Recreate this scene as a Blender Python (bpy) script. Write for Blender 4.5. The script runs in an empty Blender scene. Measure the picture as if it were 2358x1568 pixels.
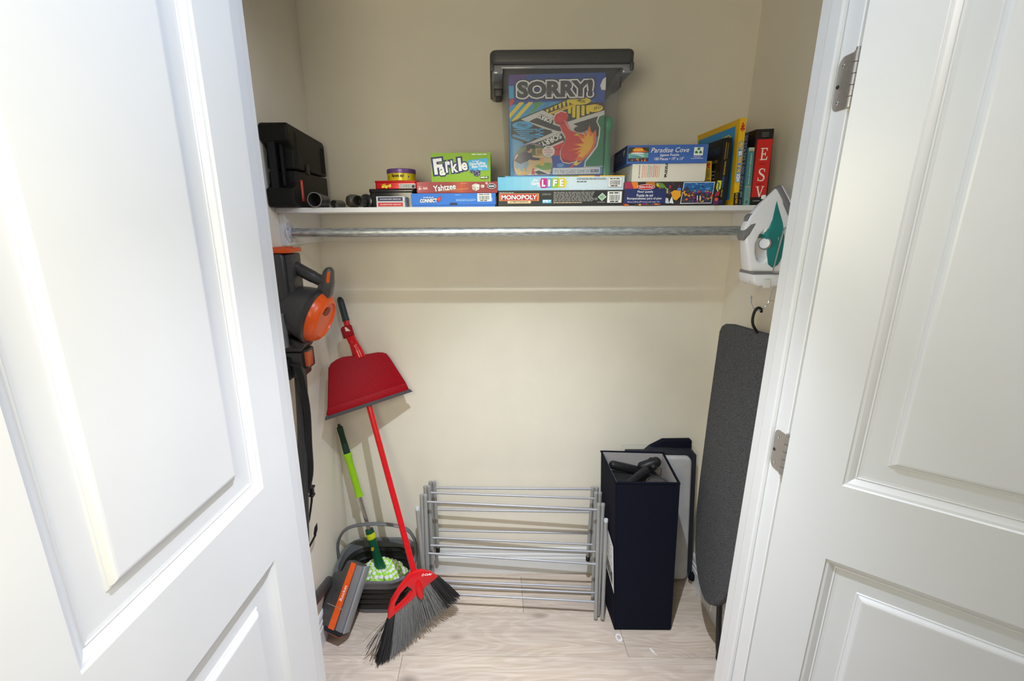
import bpy, bmesh, math, random
from mathutils import Vector, Matrix
random.seed(7)
SC = bpy.context.scene
COL = SC.collection

# ------------------------------------------------------------------ camera, world, lights, exposure
cam_d = bpy.data.cameras.new('camera')
cam = bpy.data.objects.new('camera', cam_d); COL.objects.link(cam)
cam_d.sensor_width = 36.0
cam_d.lens = 36.0 * 1039.68 / 2358.0
cam_d.shift_x = (1179 - 1120) / 2358.0
cam_d.clip_start = 0.02
_p, _y, _r = 0.25948, -0.01393, -0.0051
fw = Vector((math.sin(_y)*math.cos(_p), math.cos(_y)*math.cos(_p), -math.sin(_p)))
r0 = Vector((math.cos(_y), -math.sin(_y), 0)); u0 = r0.cross(fw)
rx = math.cos(_r)*r0 + math.sin(_r)*u0; ux = -math.sin(_r)*r0 + math.cos(_r)*u0
cam.matrix_world = Matrix((( rx.x, ux.x, -fw.x, 0.0), (rx.y, ux.y, -fw.y, -1.84), (rx.z, ux.z, -fw.z, 1.6496), (0,0,0,1)))
SC.camera = cam

world = bpy.data.worlds.new('world'); SC.world = world; world.use_nodes = True
bg = world.node_tree.nodes['Background']
bg.inputs[0].default_value = (0.80, 1.0, 1.25, 1); bg.inputs[1].default_value = 0.14

def area(name, loc, target, size, power, color=(1,1,1), shape='DISK', sy=None):
    d = bpy.data.lights.new(name, 'AREA'); d.shape = shape; d.size = size
    if sy: d.size_y = sy
    d.energy = power; d.color = color
    o = bpy.data.objects.new(name, d); COL.objects.link(o); o.location = loc
    o.rotation_euler = (Vector(target)-Vector(loc)).to_track_quat('-Z','Y').to_euler()
    return o
def spot(name, loc, target, cone, power, color, blend=1.0, radius=0.06):
    d = bpy.data.lights.new(name, 'SPOT'); d.spot_size = math.radians(cone); d.spot_blend = blend
    d.energy = power; d.color = color; d.shadow_soft_size = radius
    o = bpy.data.objects.new(name, d); COL.objects.link(o); o.location = loc
    o.rotation_euler = (Vector(target)-Vector(loc)).to_track_quat('-Z','Y').to_euler()
    return o
KEY = (0.05, -1.22, 2.405)                     # ceiling fixture in the hall just outside the closet
spot('hall_downlight', KEY, (0.05,-1.22,0), 70, 105.0, (0.93,1.0,1.20), 1.0, 0.009)
spot('added_closet_beam', KEY, (0.10,-0.40,0), 64, 114.0, (0.92,1.0,1.12), 1.0, 0.009)  # extra beam added at the fixture to brighten the closet floor
spot('added_closet_beam', KEY, (0.15,-0.05,0.7), 70, 25.0, (0.98,1.03,0.88), 1.0, 0.009)  # another added beam, lifts the lower back wall
area('hall_ceiling_glow', KEY, (0.05,-1.22,0), 0.14, 3.6, (0.55,0.85,1.35))
area('added_fill_right', (1.6,-2.2,2.3), (-0.3,-0.2,1.2), 0.5, 2.5, (1.1,0.95,0.6))  # unseen warm fill from the right, added to balance the tones
area('added_fill_side', (1.3,-1.5,2.3), (-0.5,-0.9,1.4), 0.4, 13.0, (0.97,0.98,1.08))  # unseen fill added to whiten the left door
area('added_camera_fill', (-0.28,-2.0,1.74), (0,0,1.2), 0.45, 10.6, (1.09,1.0,0.71), 'SQUARE')  # unseen warm fill added beside the camera to lift the closet interior
SC.view_settings.view_transform = 'Standard'
SC.view_settings.look = 'None'
SC.view_settings.gamma = 1.0
SC.view_settings.use_curve_mapping = False
SC.view_settings.exposure = 0.0

# ------------------------------------------------------------------ materials
def lin(v):
    v /= 255.0
    return v/12.92 if v <= 0.04045 else ((v+0.055)/1.055)**2.4
def c(r, g, b, gain=1.0):
    return tuple(min(0.95, lin(x)*gain) for x in (r, g, b))
MATS = {}
def mat(name, col, rough=0.5, metal=0.0, nscale=60.0, namt=0.06, bump=0.0, bscale=None, stretch=None, spec=0.5, coat=0.0, col2=None):
    if name in MATS: return MATS[name]
    m = bpy.data.materials.new(name); m.use_nodes = True; MATS[name] = m
    nt = m.node_tree; N = nt.nodes; L = nt.links
    b = N['Principled BSDF']
    b.inputs['Roughness'].default_value = rough; b.inputs['Metallic'].default_value = metal
    b.inputs['Specular IOR Level'].default_value = spec
    if coat: b.inputs['Coat Weight'].default_value = coat; b.inputs['Coat Roughness'].default_value = 0.1
    tc = N.new('ShaderNodeTexCoord'); mp = N.new('ShaderNodeMapping')
    if stretch: mp.inputs['Scale'].default_value = stretch
    L.new(tc.outputs['Object'], mp.inputs['Vector'])
    nz = N.new('ShaderNodeTexNoise'); nz.inputs['Scale'].default_value = nscale; nz.inputs['Detail'].default_value = 4
    L.new(mp.outputs[0], nz.inputs['Vector'])
    rp = N.new('ShaderNodeValToRGB')
    a = tuple(max(0, x*(1-namt)) for x in col); d = col2 if col2 else tuple(min(1, x*(1+namt)) for x in col)
    rp.color_ramp.elements[0].position = 0.3; rp.color_ramp.elements[1].position = 0.7
    rp.color_ramp.elements[0].color = (*a, 1); rp.color_ramp.elements[1].color = (*d, 1)
    L.new(nz.outputs['Fac'], rp.inputs[0]); L.new(rp.outputs[0], b.inputs['Base Color'])
    if bump:
        n2 = N.new('ShaderNodeTexNoise'); n2.inputs['Scale'].default_value = bscale or nscale; n2.inputs['Detail'].default_value = 3
        L.new(mp.outputs[0], n2.inputs['Vector'])
        bp = N.new('ShaderNodeBump'); bp.inputs['Strength'].default_value = bump; bp.inputs['Distance'].default_value = 0.002
        L.new(n2.outputs['Fac'], bp.inputs['Height']); L.new(bp.outputs[0], b.inputs['Normal'])
    return m
def ink(r, g, b):
    return mat('ink_%d_%d_%d' % (r, g, b), c(r, g, b, 1.15), 0.5, 0, 400, 0.03)

M_wall = mat('cream_paint', (0.82,0.765,0.655), 0.75, 0, 7, 0.02, 0.12, 260)
M_hallwall = mat('hall_paint', (0.78,0.77,0.74), 0.75, 0, 7, 0.02)
M_ceil = mat('ceiling_paint', (0.80,0.79,0.76), 0.8, 0, 6, 0.02)
M_white = mat('white_trim_paint', (0.72,0.72,0.71), 0.38, 0, 9, 0.015, 0.05, 40)
M_door = mat('white_door_paint', (0.68,0.68,0.67), 0.36, 0, 9, 0.012, 0.04, 60)
M_shelf = mat('white_shelf_paint', (0.80,0.79,0.77), 0.42, 0, 9, 0.02)
M_cleat = mat('cleat_paint', (0.80,0.76,0.66), 0.6, 0, 9, 0.02)
M_galv = mat('galvanised_steel', (0.52,0.55,0.56), 0.42, 0.85, 40, 0.35, 0.15, 90, (1,6,6))
M_nickel = mat('satin_nickel', (0.42,0.39,0.36), 0.38, 0.8, 200, 0.08, 0.05)
M_chrome = mat('chrome', (0.8,0.8,0.8), 0.12, 1.0, 50, 0.02)
M_steel = mat('brushed_steel', (0.62,0.58,0.54), 0.25, 1.0, 50, 0.05)
M_black = mat('black_moulded_plastic', (0.009,0.009,0.007), 0.5, 0, 300, 0.3, 0.25, 500, spec=0.22)
M_blackp = mat('black_plastic', (0.012,0.012,0.014), 0.42, 0, 80, 0.2, spec=0.28)
M_blackg = mat('black_gloss', (0.014,0.014,0.016), 0.22, 0, 80, 0.2)
M_char = mat('charcoal_plastic', (0.052,0.049,0.048), 0.33, 0, 120, 0.1)
M_char2 = mat('dark_grey_plastic', (0.035,0.033,0.033), 0.35, 0, 120, 0.1)
M_orange = mat('orange_plastic', c(224,84,20,1.05), 0.3, 0, 80, 0.05)
M_red = mat('red_plastic', c(150,4,22,0.97), 0.55, 0, 150, 0.14, 0.1, 400, spec=0.16)
M_redg = mat('red_gloss', c(200,14,24,1.05), 0.22, 0, 60, 0.06)
M_rubber = mat('grey_rubber', (0.045,0.043,0.046), 0.6, 0, 60, 0.1)
M_grip = mat('dark_grip', (0.022,0.03,0.036), 0.5, 0, 60, 0.1)
M_dgreen = mat('dark_green_plastic', c(8,80,52,0.9), 0.38, 0, 60, 0.1)
M_bgreen = mat('dark_green_foam', c(18,60,36,0.8), 0.75, 0, 200, 0.15, 0.2)
M_lime = mat('lime_grip', c(150,205,12,1.0), 0.5, 0, 60, 0.05)
M_buck = mat('grey_bucket_plastic', (0.125,0.128,0.135), 0.42, 0, 60, 0.05)
M_fold = mat('black_bucket_rubber', (0.010,0.010,0.0095), 0.45, 0, 60, 0.1, spec=0.25)
M_rack = mat('silver_grey_paint', (0.34,0.34,0.33), 0.38, 0.25, 60, 0.04)
M_rod = mat('silver_rod', (0.36,0.365,0.39), 0.4, 0.35, 60, 0.04)
M_navy = mat('navy_fabric', (0.0065,0.0078,0.0165), 0.9, 0, 900, 0.35, 0.4, 1400, spec=0.12)
M_lining = mat('grey_lining', (0.38,0.355,0.36), 0.85, 0, 500, 0.1, 0.2)
M_pad = mat('white_quilt', (0.55,0.54,0.54), 0.8, 0, 12, 0.12, 0.5, 14)
M_board = mat('grey_heather_fabric', (0.082,0.083,0.088), 0.9, 0, 420, 0.62, 0.5, 600, (1,1,0.5), spec=0.2)
M_blackm = mat('black_metal', (0.014,0.014,0.014), 0.42, 0.3, 60, 0.1)
M_iron = mat('white_gloss_plastic', (0.80,0.80,0.82), 0.25, 0, 60, 0.01)
M_teal = mat('teal_translucent_plastic', c(30,128,124,0.95), 0.18, 0, 20, 0.18, coat=0.4)
M_gry = mat('mid_grey_plastic', (0.19,0.185,0.19), 0.4, 0, 60, 0.05)
M_lid = mat('bin_lid_plastic', (0.058,0.058,0.058), 0.5, 0, 60, 0.06)
M_card = mat('white_card', (0.72,0.71,0.68), 0.7, 0, 100, 0.03)
M_bristk = mat('black_bristle', (0.016,0.016,0.018), 0.5, 0, 300, 0.3)
M_bristg = mat('grey_bristle', (0.16,0.16,0.155), 0.5, 0, 300, 0.35)
M_paint = mat('white_paint_spot', (0.72,0.72,0.72), 0.6, 0, 300, 0.1)
M_pages = mat('book_pages', (0.68,0.63,0.52), 0.85, 0, 500, 0.1)

def clear_mat(name, tint, alpha, rough=0.15):
    m = bpy.data.materials.new(name); m.use_nodes = True
    nt = m.node_tree; N = nt.nodes; L = nt.links
    out = N['Material Output']; b = N['Principled BSDF']
    b.inputs['Base Color'].default_value = (*tint, 1); b.inputs['Roughness'].default_value = rough
    tc = N.new('ShaderNodeTexCoord'); nz = N.new('ShaderNodeTexNoise'); nz.inputs['Scale'].default_value = 9
    L.new(tc.outputs['Object'], nz.inputs['Vector'])
    mr = N.new('ShaderNodeMapRange'); mr.inputs['To Min'].default_value = alpha*0.85; mr.inputs['To Max'].default_value = alpha*1.15
    L.new(nz.outputs['Fac'], mr.inputs['Value'])
    tr = N.new('ShaderNodeBsdfTransparent'); mx = N.new('ShaderNodeMixShader')
    L.new(mr.outputs[0], mx.inputs[0]); L.new(tr.outputs[0], mx.inputs[1]); L.new(b.outputs[0], mx.inputs[2])
    L.new(mx.outputs[0], out.inputs['Surface'])
    return m
M_clear = clear_mat('clear_bin_plastic', (0.42,0.43,0.44), 0.12)
M_rim = clear_mat('clear_bin_rim', (0.30,0.31,0.33), 0.72)
M_wrap = clear_mat('clear_plastic_wrap', (0.55,0.55,0.58), 0.045, 0.12)
M_win = clear_mat('smoky_clear_plastic', (0.30,0.29,0.30), 0.6, 0.1)

def wood_mat(name):
    m = bpy.data.materials.new(name); m.use_nodes = True
    nt = m.node_tree; N = nt.nodes; L = nt.links; b = N['Principled BSDF']
    b.inputs['Roughness'].default_value = 0.48
    tc = N.new('ShaderNodeTexCoord'); oi = N.new('ShaderNodeObjectInfo')
    ad = N.new('ShaderNodeVectorMath'); ad.operation = 'ADD'
    sc = N.new('ShaderNodeVectorMath'); sc.operation = 'SCALE'; sc.inputs[0].default_value = (7.3,3.1,5.7)
    L.new(oi.outputs['Random'], sc.inputs['Scale']); L.new(tc.outputs['Object'], ad.inputs[0]); L.new(sc.outputs[0], ad.inputs[1])
    def mapping(s):
        mp = N.new('ShaderNodeMapping'); mp.inputs['Scale'].default_value = s; L.new(ad.outputs[0], mp.inputs['Vector']); return mp
    g = N.new('ShaderNodeTexNoise'); g.inputs['Scale'].default_value = 1.0; g.inputs['Detail'].default_value = 6; g.inputs['Roughness'].default_value = 0.62
    L.new(mapping((5,95,5)).outputs[0], g.inputs['Vector'])
    cl = N.new('ShaderNodeTexNoise'); cl.inputs['Scale'].default_value = 1.0; cl.inputs['Detail'].default_value = 2
    L.new(mapping((2.2,9,2)).outputs[0], cl.inputs['Vector'])
    cn = N.new('ShaderNodeTexNoise'); cn.inputs['Scale'].default_value = 1.0; cn.inputs['Detail'].default_value = 1.5; cn.inputs['Distortion'].default_value = 0.4
    L.new(mapping((1.5,8.5,1.5)).outputs[0], cn.inputs['Vector'])
    mu = N.new('ShaderNodeMath'); mu.operation = 'MULTIPLY'; mu.inputs[1].default_value = 120.0; L.new(cn.outputs['Fac'], mu.inputs[0])
    wv = N.new('ShaderNodeMath'); wv.operation = 'SINE'; L.new(mu.outputs[0], wv.inputs[0])
    r1 = N.new('ShaderNodeValToRGB'); e = r1.color_ramp.elements
    e[0].position = 0.25; e[0].color = (*c(160,136,116), 1); e[1].position = 0.75; e[1].color = (*c(218,204,190), 1)
    L.new(g.outputs['Fac'], r1.inputs[0])
    r2 = N.new('ShaderNodeValToRGB'); e = r2.color_ramp.elements
    e[0].position = 0.3; e[0].color = (*c(204,193,184), 1); e[1].position = 0.7; e[1].color = (*c(222,205,186), 1)
    L.new(cl.outputs['Fac'], r2.inputs[0])
    m1 = N.new('ShaderNodeMix'); m1.data_type = 'RGBA'; m1.inputs[0].default_value = 0.45
    L.new(r1.outputs[0], m1.inputs['A']); L.new(r2.outputs[0], m1.inputs['B'])
    r3 = N.new('ShaderNodeValToRGB'); e = r3.color_ramp.elements
    e[0].position = 0.0; e[0].color = (0.80,0.76,0.72,1); e[1].position = 0.6; e[1].color = (1,1,1,1)
    L.new(wv.outputs[0], r3.inputs[0])
    m2 = N.new('ShaderNodeMix'); m2.data_type = 'RGBA'; m2.blend_type = 'MULTIPLY'; m2.inputs[0].default_value = 0.40
    L.new(m1.outputs['Result'], m2.inputs['A']); L.new(r3.outputs[0], m2.inputs['B'])
    # knots
    vo = N.new('ShaderNodeTexVoronoi'); vo.inputs['Scale'].default_value = 1.0
    L.new(mapping((3.2,7.5,3)).outputs[0], vo.inputs['Vector'])
    r4 = N.new('ShaderNodeValToRGB'); e = r4.color_ramp.elements
    e[0].position = 0.03; e[0].color = (0.34,0.31,0.30,1); e[1].position = 0.17; e[1].color = (1,1,1,1)
    L.new(vo.outputs['Distance'], r4.inputs[0])
    m3 = N.new('ShaderNodeMix'); m3.data_type = 'RGBA'; m3.blend_type = 'MULTIPLY'; m3.inputs[0].default_value = 0.75
    L.new(m2.outputs['Result'], m3.inputs['A']); L.new(r4.outputs[0], m3.inputs['B'])
    hv = N.new('ShaderNodeHueSaturation'); mr = N.new('ShaderNodeMapRange'); mr.inputs['To Min'].default_value = 0.86; mr.inputs['To Max'].default_value = 1.05
    L.new(oi.outputs['Random'], mr.inputs['Value']); L.new(mr.outputs[0], hv.inputs['Value']); L.new(m3.outputs['Result'], hv.inputs['Color'])
    L.new(hv.outputs[0], b.inputs['Base Color'])
    bp = N.new('ShaderNodeBump'); bp.inputs['Strength'].default_value = 0.12; bp.inputs['Distance'].default_value = 0.001
    L.new(g.outputs['Fac'], bp.inputs['Height']); L.new(bp.outputs[0], b.inputs['Normal'])
    return m
M_wood = wood_mat('oak_plank')

# ------------------------------------------------------------------ object helpers
ORG = {}
def origin(o): return ORG.get(o.name, Vector((0,0,0)))
def thing(name, label, cat, loc, group=None):
    o = bpy.data.objects.new(name, None); COL.objects.link(o); o.location = loc; o.empty_display_size = 0.05
    ORG[o.name] = Vector(loc); o['label'] = label; o['category'] = cat
    if group: o['group'] = group
    return o
def obj(name, bm, m, parent=None, smooth=False, kind=None, label=None, cat=None, group=None, autosmooth=40):
    """Link a bmesh written in world coordinates as one mesh object."""
    me = bpy.data.meshes.new(name)
    base = origin(parent) if parent else Vector((0,0,0))
    if not parent and cat:                      # single-mesh thing: base at the bottom centre
        vs = [v.co for v in bm.verts]
        base = Vector(((min(v.x for v in vs)+max(v.x for v in vs))/2, (min(v.y for v in vs)+max(v.y for v in vs))/2, min(v.z for v in vs)))
    bmesh.ops.translate(bm, verts=bm.verts, vec=-base)
    bm.to_mesh(me); bm.free()
    for mm in (m if isinstance(m, (list, tuple)) else [m]): me.materials.append(mm)
    if smooth:
        me.shade_smooth()
        try: me.set_sharp_from_angle(angle=math.radians(autosmooth))
        except Exception: pass
    o = bpy.data.objects.new(name, me); COL.objects.link(o)
    if parent: o.parent = parent
    else: o.location = base
    ORG[o.name] = base
    if kind: o['kind'] = kind
    if label: o['label'] = label
    if cat: o['category'] = cat
    if group: o['group'] = group
    return o
def merge(bm, bm2):
    me = bpy.data.meshes.new('t'); bm2.to_mesh(me); bm2.free(); bm.from_mesh(me); bpy.data.meshes.remove(me); return bm
def box(x0, x1, y0, y1, z0, z1, bev=0.0, seg=2, bm=None, mi=0, M=None):
    b = bmesh.new(); bmesh.ops.create_cube(b, size=1.0)
    S = Matrix.Translation(((x0+x1)/2, (y0+y1)/2, (z0+z1)/2)) @ Matrix.Diagonal((abs(x1-x0), abs(y1-y0), abs(z1-z0), 1))
    bmesh.ops.transform(b, matrix=S, verts=b.verts)
    if bev: bmesh.ops.bevel(b, geom=b.edges[:], offset=bev, segments=seg, profile=0.5, affect='EDGES')
    if M is not None: bmesh.ops.transform(b, matrix=M, verts=b.verts)
    bmesh.ops.recalc_face_normals(b, faces=b.faces)
    for f in b.faces: f.material_index = mi
    return merge(bm, b) if bm is not None else b
def tube(pts, rad, seg=12, bm=None, cap=True, mi=0, flat=1.0, closed=False, mfun=None, up=None):
    b = bm if bm is not None else bmesh.new()
    pts = [Vector(p) for p in pts]; n = len(pts)
    R = rad if isinstance(rad, (list, tuple)) else [rad]*n
    rings = []; nrm = None
    for i, p in enumerate(pts):
        a = pts[(i-1) % n] if (closed or i > 0) else p; d = pts[(i+1) % n] if (closed or i < n-1) else p
        t = (d-a).normalized()
        if nrm is None:
            nrm = Vector(up) if up else (Vector((0,0,1)) if abs(t.z) < 0.9 else Vector((1,0,0)))
        nrm = (nrm - t*nrm.dot(t)).normalized(); bi = t.cross(nrm)
        rings.append([b.verts.new(p + R[i]*(math.cos(k*2*math.pi/seg)*nrm*flat + math.sin(k*2*math.pi/seg)*bi)) for k in range(seg)])
    m = n if closed else n-1
    for i in range(m):
        A, B = rings[i], rings[(i+1) % n]
        for k in range(seg):
            f = b.faces.new((A[k], A[(k+1) % seg], B[(k+1) % seg], B[k])); f.material_index = mfun(i, k) if mfun else mi
    if cap and not closed:
        f = b.faces.new(list(reversed(rings[0]))); f.material_index = mi
        f = b.faces.new(rings[-1]); f.material_index = mi
    return b
def smooth_path(pts, k=6):
    P = [Vector(p) for p in pts]; out = []
    for i in range(len(P)-1):
        p0 = P[max(0, i-1)]; p1 = P[i]; p2 = P[i+1]; p3 = P[min(len(P)-1, i+2)]
        for j in range(k):
            t = j/k
            out.append(0.5*((2*p1) + (p2-p0)*t + (2*p0-5*p1+4*p2-p3)*t*t + (3*p1-p0-3*p2+p3)*t**3))
    out.append(P[-1]); return out
def frame(o, u, v, n=None):
    u = Vector(u).normalized(); v = Vector(v); v = (v-u*v.dot(u)).normalized(); n = u.cross(v)
    return Matrix(((u.x,v.x,n.x,o[0]),(u.y,v.y,n.y,o[1]),(u.z,v.z,n.z,o[2]),(0,0,0,1)))
def prism(poly, h0, h1, M, bev=0.0, seg=2, bm=None, mi=0, taper=None, holes=None):
    """poly in local uv, extruded along local w from h0 to h1; taper(u,v)->extra scale of h."""
    b = bmesh.new()
    vs = [b.verts.new((p[0], p[1], h0)) for p in poly]
    es = [b.edges.new((vs[i], vs[(i+1) % len(vs)])) for i in range(len(vs))]
    if holes:
        for hp in holes:
            hv = [b.verts.new((p[0], p[1], h0)) for p in hp]
            es += [b.edges.new((hv[i], hv[(i+1) % len(hv)])) for i in range(len(hv))]
        r = bmesh.ops.triangle_fill(b, use_beauty=True, edges=es)
        fs = [g for g in r['geom'] if isinstance(g, bmesh.types.BMFace)]
    else:
        fs = [b.faces.new(vs)]
    r = bmesh.ops.extrude_face_region(b, geom=fs)
    ev = [g for g in r['geom'] if isinstance(g, bmesh.types.BMVert)]
    for v in ev: v.co.z = h1
    if taper:
        mid = (h0+h1)/2
        for v in b.verts: v.co.z = mid + (v.co.z-mid)*taper(v.co.x, v.co.y)
    bmesh.ops.recalc_face_normals(b, faces=b.faces)
    if bev:
        ed = [e for e in b.edges if len(e.link_faces) == 2 and e.calc_face_angle(0) > 0.6]
        bmesh.ops.bevel(b, geom=ed, offset=bev, segments=seg, profile=0.5, affect='EDGES', clamp_overlap=True)
    bmesh.ops.transform(b, matrix=M, verts=b.verts)
    for f in b.faces: f.material_index = mi
    return merge(bm, b) if bm is not None else b
def lathe(prof, o, axis, seg=28, bm=None, mi=0, cap0=True, cap1=True, sx=1.0, up=None):
    """prof: (radius, distance along axis)"""
    axis = Vector(axis).normalized(); o = Vector(o)
    t = Vector(up) if up else (Vector((0,0,1)) if abs(axis.z) < 0.9 else Vector((1,0,0)))
    t = (t-axis*t.dot(axis)).normalized(); s = axis.cross(t)
    b = bm if bm is not None else bmesh.new(); rings = []
    for r, d in prof:
        rings.append([b.verts.new(o+axis*d+r*(math.cos(k*2*math.pi/seg)*t+sx*math.sin(k*2*math.pi/seg)*s)) for k in range(seg)])
    for i in range(len(rings)-1):
        for k in range(seg):
            f = b.faces.new((rings[i][k], rings[i][(k+1) % seg], rings[i+1][(k+1) % seg], rings[i+1][k])); f.material_index = mi
    if cap0: b.faces.new(list(reversed(rings[0]))).material_index = mi
    if cap1: b.faces.new(rings[-1]).material_index = mi
    return b
def rrect(cx, cy, w, h, r, k=5):
    out = []
    for sx, sy, a0 in ((1,1,0),(-1,1,90),(-1,-1,180),(1,-1,270)):
        for i in range(k+1):
            a = math.radians(a0+90*i/k); out.append((cx+sx*(w/2-r)+r*math.cos(a), cy+sy*(h/2-r)+r*math.sin(a)))
    return out

# ------------------------------------------------------------------ flat print on faces
def text_polys(s, bold=0.0):
    cu = bpy.data.curves.new('txt', 'FONT'); cu.body = s; cu.resolution_u = 3; cu.offset = bold; cu.fill_mode = 'FRONT'
    o = bpy.data.objects.new('txt', cu); COL.objects.link(o)
    dg = bpy.context.evaluated_depsgraph_get()
    me = o.evaluated_get(dg).to_mesh()
    vs = [(v.co.x, v.co.y) for v in me.vertices]; fs = [tuple(p.vertices) for p in me.polygons]
    o.evaluated_get(dg).to_mesh_clear()
    bpy.data.objects.remove(o); bpy.data.curves.remove(cu)
    return vs, fs
class Print:
    """Flat print on one face. px0..py1 are the layout units that map onto the face's four corners."""
    def __init__(s, tl, tr, bl, units, lift=0.0004, step=0.00009):
        s.o = Vector(tl); s.u = Vector(tr)-Vector(tl); s.v = Vector(bl)-Vector(tl)
        s.n = s.v.cross(s.u).normalized(); s.x0, s.y0, s.x1, s.y1 = units
        s.bm = bmesh.new(); s.mats = []; s.h = lift; s.step = step
    def mi(s, col):
        m = ink(*col) if isinstance(col, tuple) else col
        if m not in s.mats: s.mats.append(m)
        return s.mats.index(m)
    def pt(s, x, y):
        return s.o + s.u*((x-s.x0)/(s.x1-s.x0)) + s.v*((y-s.y0)/(s.y1-s.y0)) + s.n*s.h
    def poly(s, pts, col, up=True):
        if up: s.h += s.step
        vs = [s.bm.verts.new(s.pt(*p)) for p in pts]
        f = s.bm.faces.new(vs); f.material_index = s.mi(col)
        f.normal_update()
        if f.normal.dot(s.n) < 0: f.normal_flip()
    def rect(s, x0, y0, x1, y1, col, up=True): s.poly([(x0,y0),(x1,y0),(x1,y1),(x0,y1)], col, up)
    def rects(s, L, col):
        s.h += s.step
        for r in L: s.rect(*r, col, False)
    def ell(s, cx, cy, rx, ry, col, k=20, rot=0):
        ca, sa = math.cos(rot), math.sin(rot)
        s.poly([(cx+rx*math.cos(t)*ca-ry*math.sin(t)*sa, cy+rx*math.cos(t)*sa+ry*math.sin(t)*ca) for t in [i*2*math.pi/k for i in range(k)]], col)
    def text(s, txt, x0, y0, x1, y1, col, bold=0.0, rot=0, shear=0, grow=0.0, ref=None):
        """fit text into the rectangle; rot (deg, clockwise on the page) about its centre; ref = bold used to fix the size"""
        vs, fs = text_polys(txt, bold)
        rv = vs if ref is None else text_polys(txt, ref)[0]
        ax0 = min(v[0] for v in rv); ax1 = max(v[0] for v in rv); ay0 = min(v[1] for v in rv); ay1 = max(v[1] for v in rv)
        s.h += s.step; mi = s.mi(col); cx, cy = (x0+x1)/2, (y0+y1)/2; a = math.radians(rot); ca, sa = math.cos(a), math.sin(a)
        nv = []
        for vx, vy in vs:
            fx = (vx-ax0)/(ax1-ax0); fy = (vy-ay0)/(ay1-ay0)
            X = x0+fx*(x1-x0)+shear*(fy-0.5)*(y1-y0); Y = y1-fy*(y1-y0)
            X -= cx; Y -= cy
            nv.append(s.bm.verts.new(s.pt(cx+X*ca-Y*sa, cy+X*sa+Y*ca)))
        for f in fs:
            try:
                ff = s.bm.faces.new([nv[i] for i in f]); ff.material_index = mi; ff.normal_update()
                if ff.normal.dot(s.n) < 0: ff.normal_flip()
            except ValueError: pass
    def outlined(s, txt, x0, y0, x1, y1, col, ocol, bold=0.02, o=0.05, **k):
        s.text(txt, x0, y0, x1, y1, ocol, bold+o, ref=bold, **k); s.text(txt, x0, y0, x1, y1, col, bold, ref=bold, **k)
    def lines(s, x0, y0, x1, y1, n, col, fill=0.5, seed=1):
        R = random.Random(seed); L = []; dy = (y1-y0)/n
        for i in range(n):
            x = x0; end = x1 - R.random()*(x1-x0)*0.15
            while x < end:
                w = dy*(1.2+2.4*R.random()); L.append((x, y0+i*dy, min(x+w, end), y0+i*dy+dy*fill)); x += w+dy*0.5
        s.rects(L, col)
    def barcode(s, x0, y0, x1, y1, seed=1):
        R = random.Random(seed); s.rect(x0, y0, x1, y1, (232,232,228)); w = x1-x0; h = y1-y0; L = []
        x = x0+w*0.14
        while x < x1-w*0.14:
            b = w*(0.010+0.022*R.random()); L.append((x, y0+h*0.30, x+b, y1-h*0.22)); x += b+w*(0.012+0.02*R.random())
        s.rects(L, (30,30,32)); s.lines(x0+w*0.2, y1-h*0.17, x1-w*0.2, y1-h*0.05, 1, (40,40,40), 0.9, seed); s.lines(x0+w*0.12, y0+h*0.08, x1-w*0.12, y0+h*0.22, 1, (70,70,70), 0.8, seed+3)
    def done(s, parent, name='printed_front'):
        return obj(name, s.bm, s.mats, parent)

# ------------------------------------------------------------------ room shell
XL, XR = -0.6914, 0.945
YB, YF = -0.850, -0.965            # back and front faces of the closet's front wall
JL, JR = -0.475, 0.620             # jamb faces
HEAD = 2.235; CEIL = 2.44
def struct(name, bm, m, parent=None, smooth=False): return obj(name, bm, m, parent, smooth, kind=None if parent else 'structure')
struct('wall_back', box(XL-0.1, XR+0.1, 0.0, 0.1, 0, CEIL), M_wall)
struct('wall_left', box(XL-0.1, XL, YB, 0.0, 0, CEIL), M_wall)
struct('wall_right', box(XR, XR+0.1, YB, 0.0, 0, CEIL), M_wall)
wf = box(-1.9, JL-0.019, YF, YB, 0, CEIL); box(JR+0.019, 1.9, YF, YB, 0, CEIL, bm=wf); box(JL-0.019, JR+0.019, YF, YB, HEAD+0.019, CEIL, bm=wf)
struct('wall_front', wf, M_hallwall)
struct('ceiling', box(-1.9, 1.9, -3.2, 0.1, CEIL, CEIL+0.1), M_ceil)
floor = struct('floor', box(-1.9, 1.9, -3.2, 0.1, -0.06, -0.0095), mat('subfloor', (0.10,0.08,0.065), 0.9))
row = 0; y1 = -0.0372
rows = [(-0.0372, 0.0, [-0.40, 0.75])]
joint = {0: [-0.55-0.6, 0.134], 1: [-1.2, 0.53], 2: [-0.355, 0.87]}
for k in range(11):
    rows.append((-0.0372-0.2043*(k+1), -0.0372-0.2043*k, joint.get(k, [-1.0+0.37*(k % 4), 0.22+0.37*(k % 4)])))
for ya, yb, js in rows:
    lim0, lim1 = (XL, XR) if ya > YB else (-1.85, 1.85)
    xs = [lim0] + [j for j in js if lim0+0.05 < j < lim1-0.05] + [lim1]
    for i in range(len(xs)-1):
        g = 0.0005
        obj('plank', box(xs[i]+g, xs[i+1]-g, ya+g, yb-g, -0.0095, 0.0, 0.0012, 1), M_wood, floor)

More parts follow.
